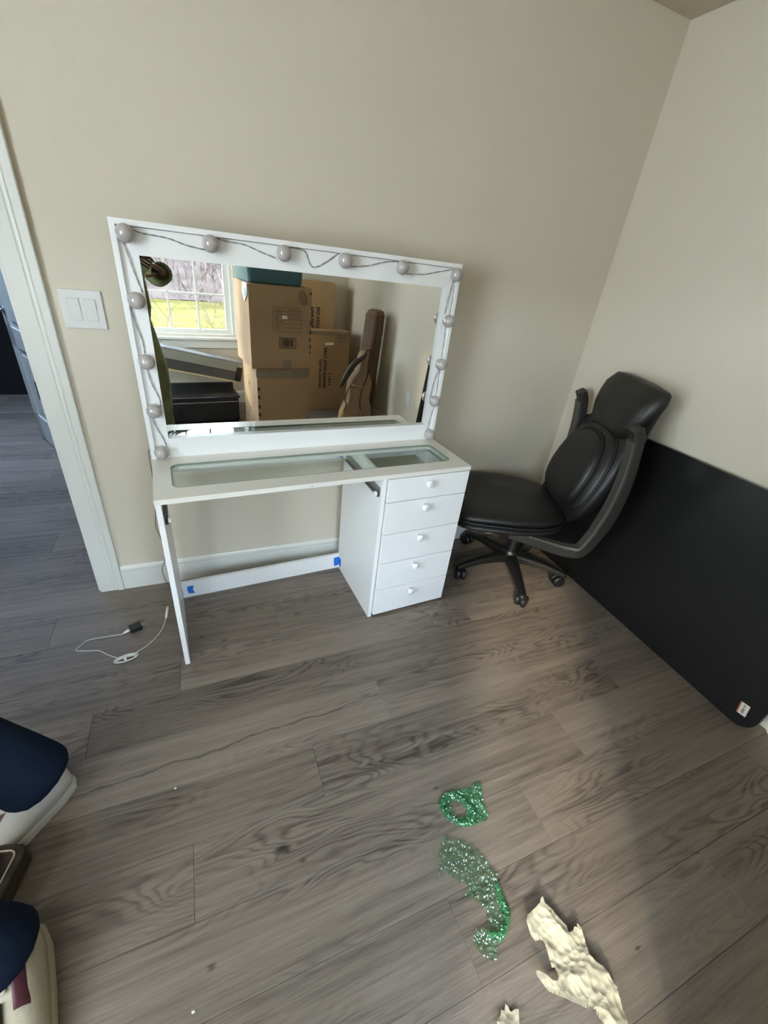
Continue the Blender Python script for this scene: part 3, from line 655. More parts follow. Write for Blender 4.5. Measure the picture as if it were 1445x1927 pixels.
obj('seat', cushion(.120, .295, .288, .402, .462, fall=.075, dome=.0), 'leather', oc, smooth=True)
obj('seat_cushion', cushion(.125, .298, .280, .440, .512, fall=.085, dome=.012), 'leather', oc, smooth=True, label='puffy top layer of the seat')
mb = MB(); mb.tube([Vector((.122 + .290 * sup(3.2, t_)[0], .012 + .286 * sup(3.2, t_)[1] * (1 - .1 * max(0, -sup(3.2, t_)[0])), .461 - .08 * max(0, sup(3.2, t_)[0] * .97 - .25) ** 2)) for t_ in [2 * PI * i / 48 for i in range(49)]], .006, 6)
obj('seat_piping', mb, 'leather2', oc, smooth=True)
# back: loft of horizontal rounded slices up a reclined line
def axis_x(z): return -.165 - .205 * (z - .44) / .70
def back(zs, hw, front, rear, mname, name, lab=None, ne=3.0, N=36, curve=.25):
    rings = []
    for z_, w_, f_, b_ in zip(zs, hw, front, rear):
        r = []
        for k_ in range(N):
            ux, uy = sup(ne, 2 * PI * k_ / N); dep = f_ if ux > 0 else b_
            y = w_ * uy; x = axis_x(z_) + dep * ux + curve * y * y * (1 if ux > 0 else .6)
            r.append(Vector((x, y, z_)))
        rings.append(r)
    c0 = rings[0]; c1 = rings[-1]
    def shrink(r, s, dz): 
        m_ = sum(r, Vector()) / len(r); return [m_ + (p - m_) * s + Vector((0, 0, dz)) for p in r]
    rings = [shrink(c0, .15, -.014), shrink(c0, .7, -.011)] + rings + [shrink(c1, .93, .010), shrink(c1, .6, .018), shrink(c1, .1, .020)]
    return obj(name, MB().loft(rings), mname, oc, smooth=True, label=lab)
back([.46, .50, .56, .64, .72, .80, .86, .91, .96, 1.02, 1.08, 1.10], [.17, .215, .25, .268, .268, .252, .235, .225, .222, .225, .225, .21], [.035, .045, .05, .05, .045, .04, .035, .03, .03, .04, .045, .035], [.03, .05, .065, .08, .09, .092, .088, .08, .065, .045, .03, .015], 'leather', 'backrest')
back([.905, .94, .98, 1.03, 1.08, 1.115], [.185, .205, .222, .234, .238, .225], [.055, .068, .078, .082, .078, .055], [.025, .028, .028, .026, .022, .015], 'leather', 'headrest', 'rounded headrest pad')
def pad(zc, xa_, zr, yr, thick, mname, name, bulge, lab=None):
    """oval pad lying on the back's front face"""
    rings = []; N = 40
    for s, h in ((1.0, -.02), (1.0, .0), (.985, .5), (.93, .85), (.82, 1.0), (.6, 1.08), (.3, 1.13), (.02, 1.15)):
        r = []
        for k_ in range(N):
            uz, uy = sup(2.5, 2 * PI * k_ / N); z_ = zc + zr * uz * s; y = yr * uy * s * (1 + .10 * -uz)
            x = axis_x(z_) + xa_ + thick * h + .25 * y * y
            r.append(Vector((x, y, z_)))
        rings.append(r)
    return obj(name, MB().loft(rings), mname, oc, smooth=True, label=lab)
pad(.70, .020, .215, .245, .040, 'leather', 'back_cushion', 1, 'large oval cushion on the backrest')
pad(.695, .060, .180, .190, .030, 'leather', 'lumbar_cushion', 1, 'smaller raised oval lumbar cushion')
for zr, yr, xo in ((.182, .192, .064), (.218, .248, .030)):
    mb = MB(); pts = []
    for i in range(49):
        uz, uy = sup(2.5, 2 * PI * i / 48); z_ = .698 + zr * uz; y = yr * uy * (1 - .10 * uz); pts.append(Vector((axis_x(z_) + xo + .25 * y * y, y, z_)))
    mb.tube(pts, .006, 6, cap=False); obj('back_piping', mb, 'leather2', oc, smooth=True)
for sg in (1, -1):
    P_ = smoothpath([(.135, 0, .402), (.05, 0, .392), (-.06, 0, .375), (-.145, 0, .368), (-.205, 0, .385), (-.238, 0, .46), (-.262, 0, .56), (-.272, 0, .66), (-.272, 0, .77), (-.260, 0, .87), (-.245, 0, .95), (-.222, 0, .995)], 3)
    rings = []; n_p = len(P_)
    for i, p in enumerate(P_):
        t_ = (P_[min(i + 1, n_p - 1)] - P_[max(i - 1, 0)]).normalized(); nn = Vector((t_.z, 0, -t_.x)); s = i / (n_p - 1)
        th = .018 + .010 * math.sin(PI * min(1, s * 1.15 + .05)) + (.004 if s > .5 else 0); wd = .018 + .016 * s
        yc_ = sg * (.245 + .055 * min(1, s * 3)); th = max(th, .012)
        rings.append([p + nn * (th * q) + Vector((0, yc_ + wd * r_, 0)) for q, r_ in ((-1, -.8), (-1, .8), (-.7, 1), (.7, 1), (1, .8), (1, -.8), (.7, -1), (-.7, -1))])
    ar = obj('armrest', MB().loft(rings), 'armpl', oc, bevel=.003, smooth=False)
    mb = MB(); rr = []
    for i in range(3, n_p - 3):
        p = P_[i]; t_ = (P_[i + 1] - P_[i - 1]).normalized(); nn = Vector((t_.z, 0, -t_.x)); s = i / (n_p - 1)
        th = max(.012, .018 + .010 * math.sin(PI * min(1, s * 1.15 + .05)) + (.004 if s > .5 else 0)); wd = .018 + .016 * s; yc_ = sg * (.245 + .055 * min(1, s * 3))
        rr.append([p + nn * (th * 1.0 + q) + Vector((0, yc_ + wd * r_ + sg * .002, 0)) for q, r_ in ((0, -.9), (.006, -.8), (.006, .9), (0, 1.0))])
    obj('arm_edge', MB().loft(rr), 'armgrey', ar)

# ================================================================ LEANING BLACK TABLE TOP
bd = thing('black_tabletop', 'large black tabletop board leaning on its long edge against the right wall', 'tabletop', (2.30, -.85, 0))
A0 = Vector((2.318, -.15, 0)); A1 = Vector((2.288, -1.535, 0)); top0 = Vector((2.386, -.15, .872)); top1 = Vector((2.386, -1.535, .872))
e1 = (A1 - A0).normalized(); Lb = (A1 - A0).length; e2 = top0 - A0; Hb = e2.length; e2 = e2.normalized(); e3 = e1.cross(e2).normalized()
if e3.x < 0: e3 = -e3
poly = rrect(0, Lb, 0, Hb, .07, 8)
mb = MB().prism(poly, 0, .022, lambda u, v_, a_: A0 + e1 * u + e2 * v_ + e3 * a_)
obj('board', mb, 'board', bd, bevel=.002)
lw = A0 + e1 * 1.315 + e2 * .047 - e3 * .0006
def lab(mb, u0, u1, w0, w1, ang, off):
    c_, s_ = math.cos(ang), math.sin(ang)
    vs = []
    for a_ in (0, .0005):
        for u, w_ in ((u0, w0), (u1, w0), (u1, w1), (u0, w1)): vs.append(LC + e1 * (u * c_ - w_ * s_) + e2 * (u * s_ + w_ * c_) - e3 * (off + a_))
    mb.add(vs, [(0, 3, 2, 1), (4, 5, 6, 7), (0, 1, 5, 4), (1, 2, 6, 5), (2, 3, 7, 6), (3, 0, 4, 7)])
# label corners from the photograph lie at about (y -1.46..-1.49, z .05..0.107) on the board face
LC = A0 + e1 * 1.325 + e2 * .080
LA = 0.15
mb = MB(); lab(mb, -.0165, .0165, -.026, .026, LA, .0002)
stk = obj('price_sticker', mb, 'paperlabel', bd, label='small white price sticker with a red band')
mb = MB(); lab(mb, -.0165, -.0115, -.026, .026, LA, .0009); obj('sticker_band', mb, 'labelred', stk)
mb = MB()
for i in range(9): lab(mb, -.004, .006, -.018 + i * .0027, -.018 + i * .0027 + .0012, LA, .0009)
for i in range(4): lab(mb, -.003, .004, .010 + i * .003, .0115 + i * .003, LA, .0009)
obj('sticker_print', mb, 'ink', stk)
tg = MB().box(-.012, .012, -.010, .010, 0, .001, Matrix.Translation((2.384, -1.575, .012)) @ Matrix.Rotation(.5, 4, 'Z') @ Matrix.Rotation(.3, 4, 'X'))
tgv = MB().box(-.02, .02, -.013, .013, .0, .002, Matrix.Translation((2.402, -1.556, .001)) @ Matrix.Rotation(.7, 4, 'Z'))
obj('paper_tag', tgv, 'paperlabel', None, label='small white paper tag on the floor at the end of the black board', cat='tag')

# ================================================================ PLASTIC FILM, PAPER, CRUMBS
def inside(p, poly):
    x, y = p; c_ = False; j = len(poly) - 1
    for i in range(len(poly)):
        xi, yi = poly[i]; xj, yj = poly[j]
        if (yi > y) != (yj > y) and x < (xj - xi) * (y - yi) / (yj - yi) + xi: c_ = not c_
        j = i
    return c_
def crumple(poly, h, step=.005, seed=0, f1=14, lift=None, hole_=None, z0=.0015, soft=False):
    xs = [p[0] for p in poly]; ys = [p[1] for p in poly]; nx = int((max(xs) - min(xs)) / step) + 3; ny = int((max(ys) - min(ys)) / step) + 3
    idx = {}; mb = MB()
    for j in range(ny):
        for i in range(nx):
            x = min(xs) - step + i * step + (step / 2 if j % 2 else 0); y = min(ys) - step + j * step
            q = Vector((x * 30, y * 30, seed)); jx, jy = noise.noise(q) * .012, noise.noise(q + Vector((9, 9, 3))) * .012
            if not inside((x + jx, y + jy), poly): continue
            if hole_ and inside((x, y), hole_): continue
            v1 = Vector((x * f1, y * f1, seed + .5)); r = 1 - abs(noise.noise(v1)) * 2.0; r2 = 1 - abs(noise.noise(v1 * 2.7 + Vector((5, 1, 2)))) * 2.0
            z = z0 + h * (.55 * max(0, r) ** 1.5 + .35 * max(0, r2) ** 2 + .10 * noise.noise(v1 * 7)) 
            if soft:
                n1, n2 = noise.noise(v1 * .8), noise.noise(v1 * 2.2 + Vector((3, 3, 1))); va = noise.voronoi(Vector((x * 24 + n1 * .8, y * 24, seed)))[0]; vb = noise.voronoi(Vector((x * 62, y * 62 + n2, seed + 3)))[0]
                z = z0 + h * (.25 + .55 * n1 + .55 * va[0] + .20 * vb[0] + .10 * (va[1] - va[0]))
            if lift: z += lift(x, y)
            idx[i, j] = len(mb.v)
            mb.v.append(Vector((x + noise.noise(v1 * 2) * .004, y + noise.noise(v1 * 2.1) * .004, max(z, .0012))))
    inner = {a_: all((i + di, j + dj) in idx for di, dj in ((1, 0), (-1, 0), (0, 1), (0, -1), (1, 1), (-1, -1), (1, -1), (-1, 1))) for (i, j), a_ in idx.items()}
    for a_, ok in inner.items():
        if ok: continue
        v0 = mb.v[a_]; best = None
        for q0, q1 in list(zip(poly, poly[1:] + poly[:1])) + (list(zip(hole_, hole_[1:] + hole_[:1])) if hole_ else []):
            e_ = Vector((q1[0] - q0[0], q1[1] - q0[1])); t_ = max(0, min(1, ((v0.x - q0[0]) * e_.x + (v0.y - q0[1]) * e_.y) / max(e_.length_squared, 1e-12))); c0_ = Vector((q0[0] + e_.x * t_, q0[1] + e_.y * t_)); dd_ = (c0_ - v0.xy).length
            if best is None or dd_ < best[0]: best = (dd_, c0_)
        if best[0] < step * 2.2: v0.x, v0.y = best[1]
    for (i, j), a_ in idx.items():
        k1, k2, k3 = idx.get((i + 1, j)), idx.get((i, j + 1)), idx.get((i + 1, j + 1))
        if j % 2 == 0:
            if k1 is not None and k2 is not None: mb.f.append((a_, k1, k2))
            if k1 is not None and k2 is not None and k3 is not None: mb.f.append((k1, k3, k2))
        else:
            if k1 is not None and k3 is not None: mb.f.append((a_, k1, k3))
            if k2 is not None and k3 is not None: mb.f.append((a_, k3, k2))
    return mb
def px(u, v_, z=0.0):
    """point of the plane z seen at photograph pixel (u, v): used once, to measure outlines lying on the floor"""
    dd = fw * 792.67 + rt * (u - 722.5) - up * (v_ - 963.5); t_ = (z - CAM.z) / dd.z; return CAM + dd * t_
def pxy(l): return [tuple(px(u, v_)[:2]) for u, v_ in l]
def ribbon(path, w_, h, seed, K=7, turns=0.0):
    mb = MB(); P_ = smoothpath([Vector((x, y, 0)) for x, y in path], 10); rings = []
    for i, p in enumerate(P_):
        t_ = (P_[min(i + 1, len(P_) - 1)] - P_[max(i - 1, 0)]).normalized(); n_ = Vector((-t_.y, t_.x, 0)); r = []; s = i / (len(P_) - 1)
        ww = w_ * (.65 + .8 * abs(noise.noise(Vector((i * .21, seed, 0)))))
        for k_ in range(K):
            q = k_ / (K - 1) * 2 - 1; z = .0015 + h * (1 - q * q) * (.55 + .9 * abs(noise.noise(Vector((i * .33, q * 1.6, seed + 4))))) + h * .25 * abs(noise.noise(Vector((i * .9, q * 5, seed))))
            r.append(p + n_ * (q * ww + .003 * noise.noise(Vector((i * .7, q * 3, seed + 9)))) + Vector((0, 0, z)))
        rings.append(r)
    return mb.loft(rings, close=False, cap=False)
p1 = pxy([(826, 1512), (838, 1497), (868, 1487), (885, 1484), (893, 1473), (906, 1478), (908, 1500), (911, 1524), (918, 1528), (917, 1545), (903, 1548), (893, 1556), (878, 1558), (862, 1552), (850, 1543), (838, 1532), (828, 1523)])
h1 = pxy([(846, 1515), (853, 1508), (866, 1512), (878, 1524), (877, 1534), (868, 1540), (857, 1536), (848, 1526)])
f1 = thing('green_film_roll', 'crumpled bright green plastic film ring on the floor, nearer the vanity', 'plastic film', (*px(870, 1520)[:2], 0))
obj('film_sheet', crumple(p1, .012, .003, 3, 34, hole_=h1), 'film', f1, smooth=False)
c_ = pxy([(829, 1520), (834, 1502), (850, 1494), (866, 1503), (884, 1520), (890, 1530), (884, 1546), (868, 1550), (850, 1540), (838, 1530), (829, 1520)])
mb = ribbon(c_, .012, .012, 5)
obj('rolled_edge', mb, 'film', f1, smooth=False)
p2 = pxy([(836, 1570), (852, 1577), (878, 1583), (890, 1596), (908, 1612), (921, 1632), (938, 1645), (934, 1665), (944, 1685), (957, 1712), (959, 1740), (951, 1762), (938, 1768), (936, 1785), (932, 1818), (925, 1808), (905, 1798), (889, 1778), (893, 1750), (905, 1745), (921, 1755), (918, 1730), (905, 1705), (885, 1690), (868, 1692), (878, 1680), (860, 1660), (845, 1645), (820, 1657), (826, 1635), (824, 1610), (830, 1590)])
f2 = thing('green_film_sheet', 'long torn sheet of pale green plastic film on the floor', 'plastic film', (*px(890, 1680)[:2], 0))
obj('film_sheet', crumple(p2, .010, .003, 11, 48), 'film2', f2, smooth=False)
mb = ribbon(pxy([(934, 1664), (942, 1692), (952, 1718), (951, 1742), (938, 1762), (915, 1758)]), .012, .016, 8)
obj('twisted_edge', mb, 'film', f2, smooth=False)
p3 = pxy([(1015, 1689), (1020, 1706), (1033, 1714), (1045, 1730), (1062, 1746), (1065, 1760), (1074, 1756), (1078, 1742), (1086, 1745), (1096, 1770), (1104, 1803), (1128, 1825), (1148, 1858), (1160, 1885), (1171, 1927), (1172, 1950), (1140, 1950), (1118, 1921), (1100, 1905), (1080, 1893), (1060, 1885), (1045, 1878), (1025, 1868), (1012, 1853), (1002, 1838), (1004, 1830), (1022, 1840), (1038, 1852), (1036, 1830), (1030, 1808), (1020, 1775), (1010, 1772), (1008, 1781), (994, 1765), (985, 1740), (988, 1728), (1002, 1715), (1011, 1705)])
pp = thing('kraft_paper', 'long crumpled strip of cream packing paper at the bottom edge', 'packing paper', (*px(1080, 1830)[:2], 0))
obj('paper_sheet', crumple(p3, .026, .003, 21, 9, lift=lambda x, y: .006, soft=True), 'tissue', pp, smooth=False, solid=.0008)
p4 = pxy([(943, 1885), (955, 1895), (972, 1888), (974, 1905), (976, 1950), (938, 1950), (940, 1915)])
pq = thing('paper_scrap', 'small cream paper scrap at the bottom edge, left of the long strip', 'packing paper', (*px(957, 1915)[:2], 0))
obj('paper_sheet', crumple(p4, .02, .003, 31, 14, soft=True), 'tissue', pq, smooth=False, solid=.0008)
for (u, v_, r, lb) in ((330, 1484, .0035, 'tiny pale crumb on the floor below the vanity'), (364, 1905, .004, 'tiny white crumb near the bottom of the floor'), (819, 1171, .003, 'tiny white speck on the floor beside the bottom drawer')):
    c0 = px(u, v_); mb = MB().sphere((c0.x, c0.y, r * .55), r, r * .7, r * .55, 8, 6)
    for p in mb.v: p += Vector((noise.noise(p * 500), noise.noise(p * 700), abs(noise.noise(p * 300)))) * r * .3
    obj('crumb', mb, 'crumb', None, label=lb, cat='crumb')

# ================================================================ BOXES BY THE FRONT WALL (seen in the mirror)
def carton(name, lb, x0, x1, y0, y1, z0, z1, m_, flaps=True):
    """open carton shell drawn as a closed box with slightly bulged sides and proud top flaps"""
    t_ = thing(name, lb, 'cardboard box', ((x0 + x1) / 2, (y0 + y1) / 2, z0))
    mb = MB(); N = 6; zs = [z0, z0 + .01] + [z0 + (z1 - z0) * i / N for i in range(1, N)] + [z1 - .008, z1]
    rings = []
    for z in zs:
        b_ = .004 * math.sin(PI * (z - z0) / (z1 - z0)); r = []
        for i in range(5): r.append(Vector((x0 + (x1 - x0) * i / 5, y0 - b_ * math.sin(PI * i / 5), z)))
        for i in range(5): r.append(Vector((x1 + b_ * math.sin(PI * i / 5), y0 + (y1 - y0) * i / 5, z)))
        for i in range(5): r.append(Vector((x1 - (x1 - x0) * i / 5, y1 + b_ * math.sin(PI * i / 5), z)))
        for i in range(5): r.append(Vector((x0 - b_ * math.sin(PI * i / 5), y1 - (y1 - y0) * i / 5, z)))
        rings.append(r)
    mb.loft(rings); obj('box_body', mb, m_, t_, bevel=.003)
    if flaps:
        ym = (y0 + y1) / 2
        for ya_, yb_ in ((y0, ym - .001), (ym + .001, y1)):
            obj('flap', MB().box(x0, x1, ya_, yb_, z1, z1 + .004), m_, t_)
        obj('packing_tape', MB().box(x0 - .0015, x1 + .0015, ym - .03, ym + .03, z1 + .0042, z1 + .0048), 'cardtape', t_)
    return t_
bB = carton('cardboard_box', 'lower cardboard box under the tall carton, taped along its top', 1.105, 1.555, -2.66, -2.165, 0, .618, 'card')
obj('packing_tape', MB().box(1.1, 1.558, -2.164, -2.1595, .55, .605), 'cardtape', bB, label='dull brown tape across the front')
for i, z in enumerate((.44, .37, .29, .22, .14)):
    obj('printed_mark', MB().box(1.106, 1.124, -2.1648, -2.160, z, z + .028), 'ink', bB)
text_obj('printed_text', 'HANDLE', .07, (1.1035 - .0015, -2.46, .18), (0, 0, 1), (0, 1, 0), 'ink2', bB)
bA = carton('cardboard_box', 'upper cardboard box with printed table and barcode, under the teal bin', 1.065, 1.562, -2.65, -2.15, .6235, 1.232, 'card')
yA = -2.1462
def bar(mb, xa_, xb_, za_, zb_, y=yA): mb.box(xa_, xb_, y, y + .0005, za_, zb_)
mb = MB(); X0, X1, Z0, Z1 = 1.243, 1.476, .909, 1.09; lw_ = .003
for z in (Z0, Z1, Z0 + .152, Z0 + .122, Z0 + .092, Z0 + .062, Z0 + .032): bar(mb, X0 if z in (Z0, Z1, Z0 + .152) else 1.322, X1, z - lw_ / 2, z + lw_ / 2)
for x in (X0, X1, 1.318): bar(mb, x - lw_ / 2, x + lw_ / 2, Z0, Z1)
obj('printed_table', mb, 'ink2', bA)
mb = MB()
rnd = random.Random(3)
for i in range(9):
    z = Z0 + .015 + i * .018; n3 = rnd.randint(4, 7)
    for j in range(n3): bar(mb, 1.262 + j * .008, 1.267 + j * .008, z, z + .008)
for i, z in enumerate((Z0 + .16, Z0 + .132, Z0 + .102)):
    for j in range(11):
        x = 1.36 + j * .0095; zz_ = z + .004 * math.sin(j * 2.1 + i); bar(mb, x, x + .008, zz_, zz_ + .005)
obj('printed_text', mb, 'ink2', bA, label='small printed and handwritten lines', kind='stuff')
obj('white_sticker', MB().box(1.318, 1.360, yA + .0006, yA + .0012, 1.005, 1.030), 'paperlabel', bA)
mb = MB(); X0, X1, Z0, Z1 = 1.293, 1.434, .785, .866
for z in (Z0, Z1 - .005): bar(mb, X0, X1, z, z + .005)
for x in (X0, X1 - .005): bar(mb, x, x + .005, Z0, Z1)
x = X0 + .016
while x < X1 - .02:
    w_ = rnd.choice((.002, .003, .005)); bar(mb, x, x + w_, Z0 + .014, Z1 - .008); x += w_ + rnd.choice((.002, .003, .004))
obj('barcode', mb, 'ink', bA)
mb = MB(); cx_, cz_ = 1.489, 1.165
for s in (1.0, .68): mb.tube([Vector((cx_ + s * (.028 * math.cos(q) - .03 * math.sin(q) * .55), yA + .0006, cz_ + s * (.052 * math.sin(q) + .012 * math.cos(q)))) for q in [2 * PI * i / 30 for i in range(31)]], .0013, 4)
mb.tube([(cx_ - .012, yA + .0006, cz_ + .018), (cx_, yA + .0006, cz_ + .006), (cx_ - .001, yA + .0006, cz_ - .03)], .0013, 4)
obj('printed_oval', mb, 'ink2', bA)
for z0_, h_ in ((1.188, .02), (.97, .03), (.90, .03), (.845, .022), (.79, .022), (.75, .01)): obj('printed_mark', MB().box(1.548, 1.561, yA - .0005, yA + .0012, z0_, z0_ + h_), 'ink', bA)
obj('packing_tape', MB().box(1.33, 1.39, yA, yA + .0006, .624, .69), 'cardtape', bA)
# shipping label flap on the left side, top
mb = MB(); mb.prism([(-2.16, 1.236), (-2.30, 1.236), (-2.33, 1.17), (-2.26, 1.10), (-2.17, 1.16)], 1.0585, 1.0605, lambda u, w_, a_: Vector((a_, u, w_)))
lf = obj('shipping_pouch', mb, 'paperlabel', bA, label='clear pouch with a blue and white label')
obj('blue_print', MB().box(1.0578, 1.0584, -2.25, -2.19, 1.14, 1.20), mat('label_blue', (.25, .42, .62), .5), lf)
# teal bin
tb = thing('storage_bin', 'teal plastic storage bin on top of the tall box', 'storage bin', (1.29, -2.42, 1.237))
rings = []
for z, g_ in ((1.2375, .012), (1.245, .004), (1.50, -.012), (1.52, -.012)):
    rings.append([Vector((u, v_, z)) for u, v_ in rrect(1.078 + g_, 1.505 - g_, -2.63 + g_, -2.19 - g_, .03, 4)])
obj('bin_body', MB().loft(rings), 'teal', tb, smooth=False)
mb = MB()
for x in (1.15, 1.23, 1.36, 1.44): mb.box(x - .006, x + .006, -2.196, -2.184, 1.25, 1.50)
obj('rib', mb, 'teal', tb)
obj('bin_lid', MB().prism(rrect(1.055, 1.528, -2.652, -2.168, .035, 4), 1.5205, 1.545, lambda u, w_, a_: Vector((u, w_, a_))), 'teal', tb, bevel=.005)
obj('bin_handle', MB().box(1.05, 1.064, -2.50, -2.32, 1.44, 1.515), mat('white_handle', (.5, .54, .54), .4), tb, bevel=.003)
# two flat cartons against the wall
t2 = carton('flat_carton', 'tall flat carton leaning behind, lettered HANDLE WITH', 1.68, 2.169, -3.27, -3.105, 0, 1.245, 'card2', False)
text_obj('printed_text', 'HANDLE WITH CARE', .060, (1.938, -3.0975, 1.015), (0, 0, -1), (-1, 0, 0), 'ink', t2)
text_obj('printed_text', 'DO NOT LAY FLAT', .050, (2.005 - .001, -3.0975, 1.015), (0, 0, -1), (-1, 0, 0), 'ink', t2)
b2 = carton('flat_carton', 'shorter flat carton in front, lettered HANDLE WITH CARE', 1.80, 2.275, -3.08, -2.905, 0, .815, 'card2', False)
text_obj('printed_text', 'HANDLE WITH CARE', .044, (1.985, -2.8985, .235), (0, 0, 1), (1, 0, 0), 'ink', b2)
text_obj('printed_text', 'DO NOT LAY FLAT', .035, (1.935, -2.8985, .245), (0, 0, 1), (1, 0, 0), 'ink', b2)
text_obj('printed_text', '2 2 8 1 2', .036, (2.045, -2.8985, .27), (0, 0, 1), (1, 0, 0), 'ink', b2)
obj('packing_tape', MB().box(1.799, 2.277, -2.904, -2.8988, .785, .816), 'cardtape', b2)
obj('white_sticker', MB().box(-.048, .048, 0, .0006, -.0125, .0125, Matrix.Translation((2.042, -2.8988, .696)) @ Matrix.Rotation(-.04, 4, 'Y')), 'paperlabel', b2)
mb = MB()
for i, (n3, z) in enumerate(((7, .772), (9, .745), (9, .715))):
    for j in range(n3): mb.box(2.13 + j * .013, 2.138 + j * .013, -2.8988, -2.8983, z, z + .009)
obj('printed_lines', mb, 'ink2', b2)

# guitar case leaning on the right wall
gc = thing('guitar_case', 'tall narrow brown guitar case leaning on the right wall', 'guitar case', (2.25, -2.46, 0))
ux, uy = Vector((.914, -.406, 0)), Vector((.406, .914, 0))
rings = []
for z, a_, b_, sx_, sy_ in ((0.0, .10, .075, -.045, -.085), (.03, .112, .078, -.044, -.083), (.35, .115, .078, -.035, -.06), (.48, .095, .076, -.028, -.045), (.60, .08, .075, -.02, -.03), (.9, .072, .073, -.005, -.008), (1.05, .068, .070, 0, 0), (1.085, .052, .056, .002, .002), (1.095, .03, .035, .002, .002)):
    c_ = Vector((2.283 + sx_, -2.40 + sy_, z))
    rings.append([c_ + ux * p + uy * q for p, q in rrect(-a_, a_, -b_, b_, min(a_, b_) * .28, 3)])
obj('case_shell', MB().loft(rings), 'casebrown', gc, smooth=False, bevel=.002)
mb = MB(); rr = []
for z, a_, b_, sx_, sy_ in ((.03, .112, .078, -.044, -.083), (.35, .115, .078, -.035, -.06), (.60, .08, .075, -.02, -.03), (.9, .072, .073, -.005, -.008), (1.05, .068, .070, 0, 0)):
    rr.append(Vector((2.283 + sx_, -2.40 + sy_, z)) + ux * (-a_ * .55) + uy * (b_ + .002))
mb.tube(rr, .003, 6); obj('seam', mb, 'strap', gc)
for z in (.80, .86):
    c_ = Vector((2.283 - .008, -2.40 - .012, z)) + ux * .05 + uy * .0755
    obj('latch', MB().box(-.010, .010, -.003, .004, -.012, .012, Matrix.Translation(c_) @ Matrix.Rotation(math.atan2(-.406, .914), 4, 'Z')), 'chrome', gc, bevel=.002)
# gig bag in front
gb = thing('guitar_bag', 'tan guitar gig bag with dark straps in front of the case', 'guitar bag', (2.10, -2.25, 0))
half = [(0, .0), (.10, .006), (.150, .04), (.172, .11), (.170, .19), (.145, .26), (.118, .31), (.118, .36), (.125, .42), (.118, .48), (.085, .53), (.055, .57), (.045, .64), (.043, .70), (.036, .73), (.018, .745), (0, .748)]
outl = half + [(-u, w_) for u, w_ in reversed(half[1:-1])]
def bagp(u, w_, a_):   # leans toward the wall corner, bulges
    return Vector((2.065 + u * .93 + .14 * w_ - .03, -2.215 + a_ - .10 * w_ + .18 * u * .2, w_))
rings = []
for a_, s in ((-.055, .86), (-.045, .96), (-.02, 1.0), (.02, 1.0), (.045, .96), (.055, .86), (.060, .6)):
    rings.append([bagp(u * s, .372 + (w_ - .372) * (1 - (1 - s) * .35), a_) for u, w_ in outl])
obj('bag_shell', MB().loft(rings), 'bagtan', gb, smooth=True)
mb = MB(); mb.tube(smoothpath([bagp(u, w_, .058) for u, w_ in ((.035, .66), (.045, .55), (.02, .45), (.0, .36), (.01, .26), (.03, .22))], 4), .008, 6); obj('zip', mb, 'strap', gb, smooth=True)
mb = MB(); mb.tube([bagp(u, w_, .064) for u, w_ in ((-.115, .455), (-.03, .44), (.015, .43))], .013, 6); obj('pocket_band', mb, 'bagtan', gb, smooth=True)
pth = smoothpath([bagp(u, w_, a_) for u, w_, a_ in ((.0, .73, .05), (-.05, .70, .08), (-.12, .66, .085), (-.17, .60, .08), (-.215, .50, .07), (-.235, .44, .06))], 4)
mb = MB(); mb.tube(pth, [.011 + .016 * math.sin(PI * i / (len(pth) - 1)) for i in range(len(pth))], 8); obj('shoulder_strap', mb, 'strap', gb, smooth=True, label='dark padded shoulder strap')
pth = smoothpath([bagp(u, w_, a_) for u, w_, a_ in ((-.12, .46, .06), (-.16, .40, .07), (-.17, .33, .07), (-.15, .28, .07), (-.165, .22, .06))], 4)
mb = MB(); mb.tube(pth, .006, 6); obj('strap_tail', mb, 'strap', gb, smooth=True)
mb = MB(); mb.tube(smoothpath([bagp(u, w_, a_) for u, w_, a_ in ((-.02, .70, .055), (-.01, .755, .065), (.03, .765, .065), (.045, .72, .06), (.035, .66, .055))], 4), .007, 6); obj('carry_handle', mb, 'strap', gb, smooth=True)
mb = MB(); mb.tube(smoothpath([bagp(u, w_, .06) for u, w_ in ((.03, .22), (.05, .14), (.09, .07), (.10, .0))], 4), .009, 6); obj('side_strap', mb, 'bagtan', gb, smooth=True)

# black low cabinet below the window
cb = thing('black_cabinet', 'black glossy low cabinet below the window', 'cabinet', (.62, -2.8, 0))
obj('cabinet_top', MB().box(.02, 1.062, -2.965, -2.662, .238, .252), 'cab', cb, bevel=.002)
obj('cabinet_body', MB().box(.04, 1.05, -2.95, -2.685, .02, .237), 'cab', cb, bevel=.002)
obj('rail', MB().box(.05, 1.04, -2.690, -2.676, .196, .206), 'steel', cb)
for xa in (.05, .55): obj('cabinet_door', MB().box(xa, xa + .48, -2.684, -2.672, .03, .19), 'cab', cb, bevel=.002)
for xa in (.06, 1.0):
    for ya_ in (-2.93, -2.72): obj('foot', MB().box(xa, xa + .04, ya_, ya_ + .03, 0, .02), 'cab', cb)
obj('rear_panel', MB().box(.02, 1.062, -2.995, -2.966, .0, .305), 'cab', cb, bevel=.002)
obj('end_post', MB().box(.985, 1.062, -2.985, -2.967, .253, .30), 'cab', cb)
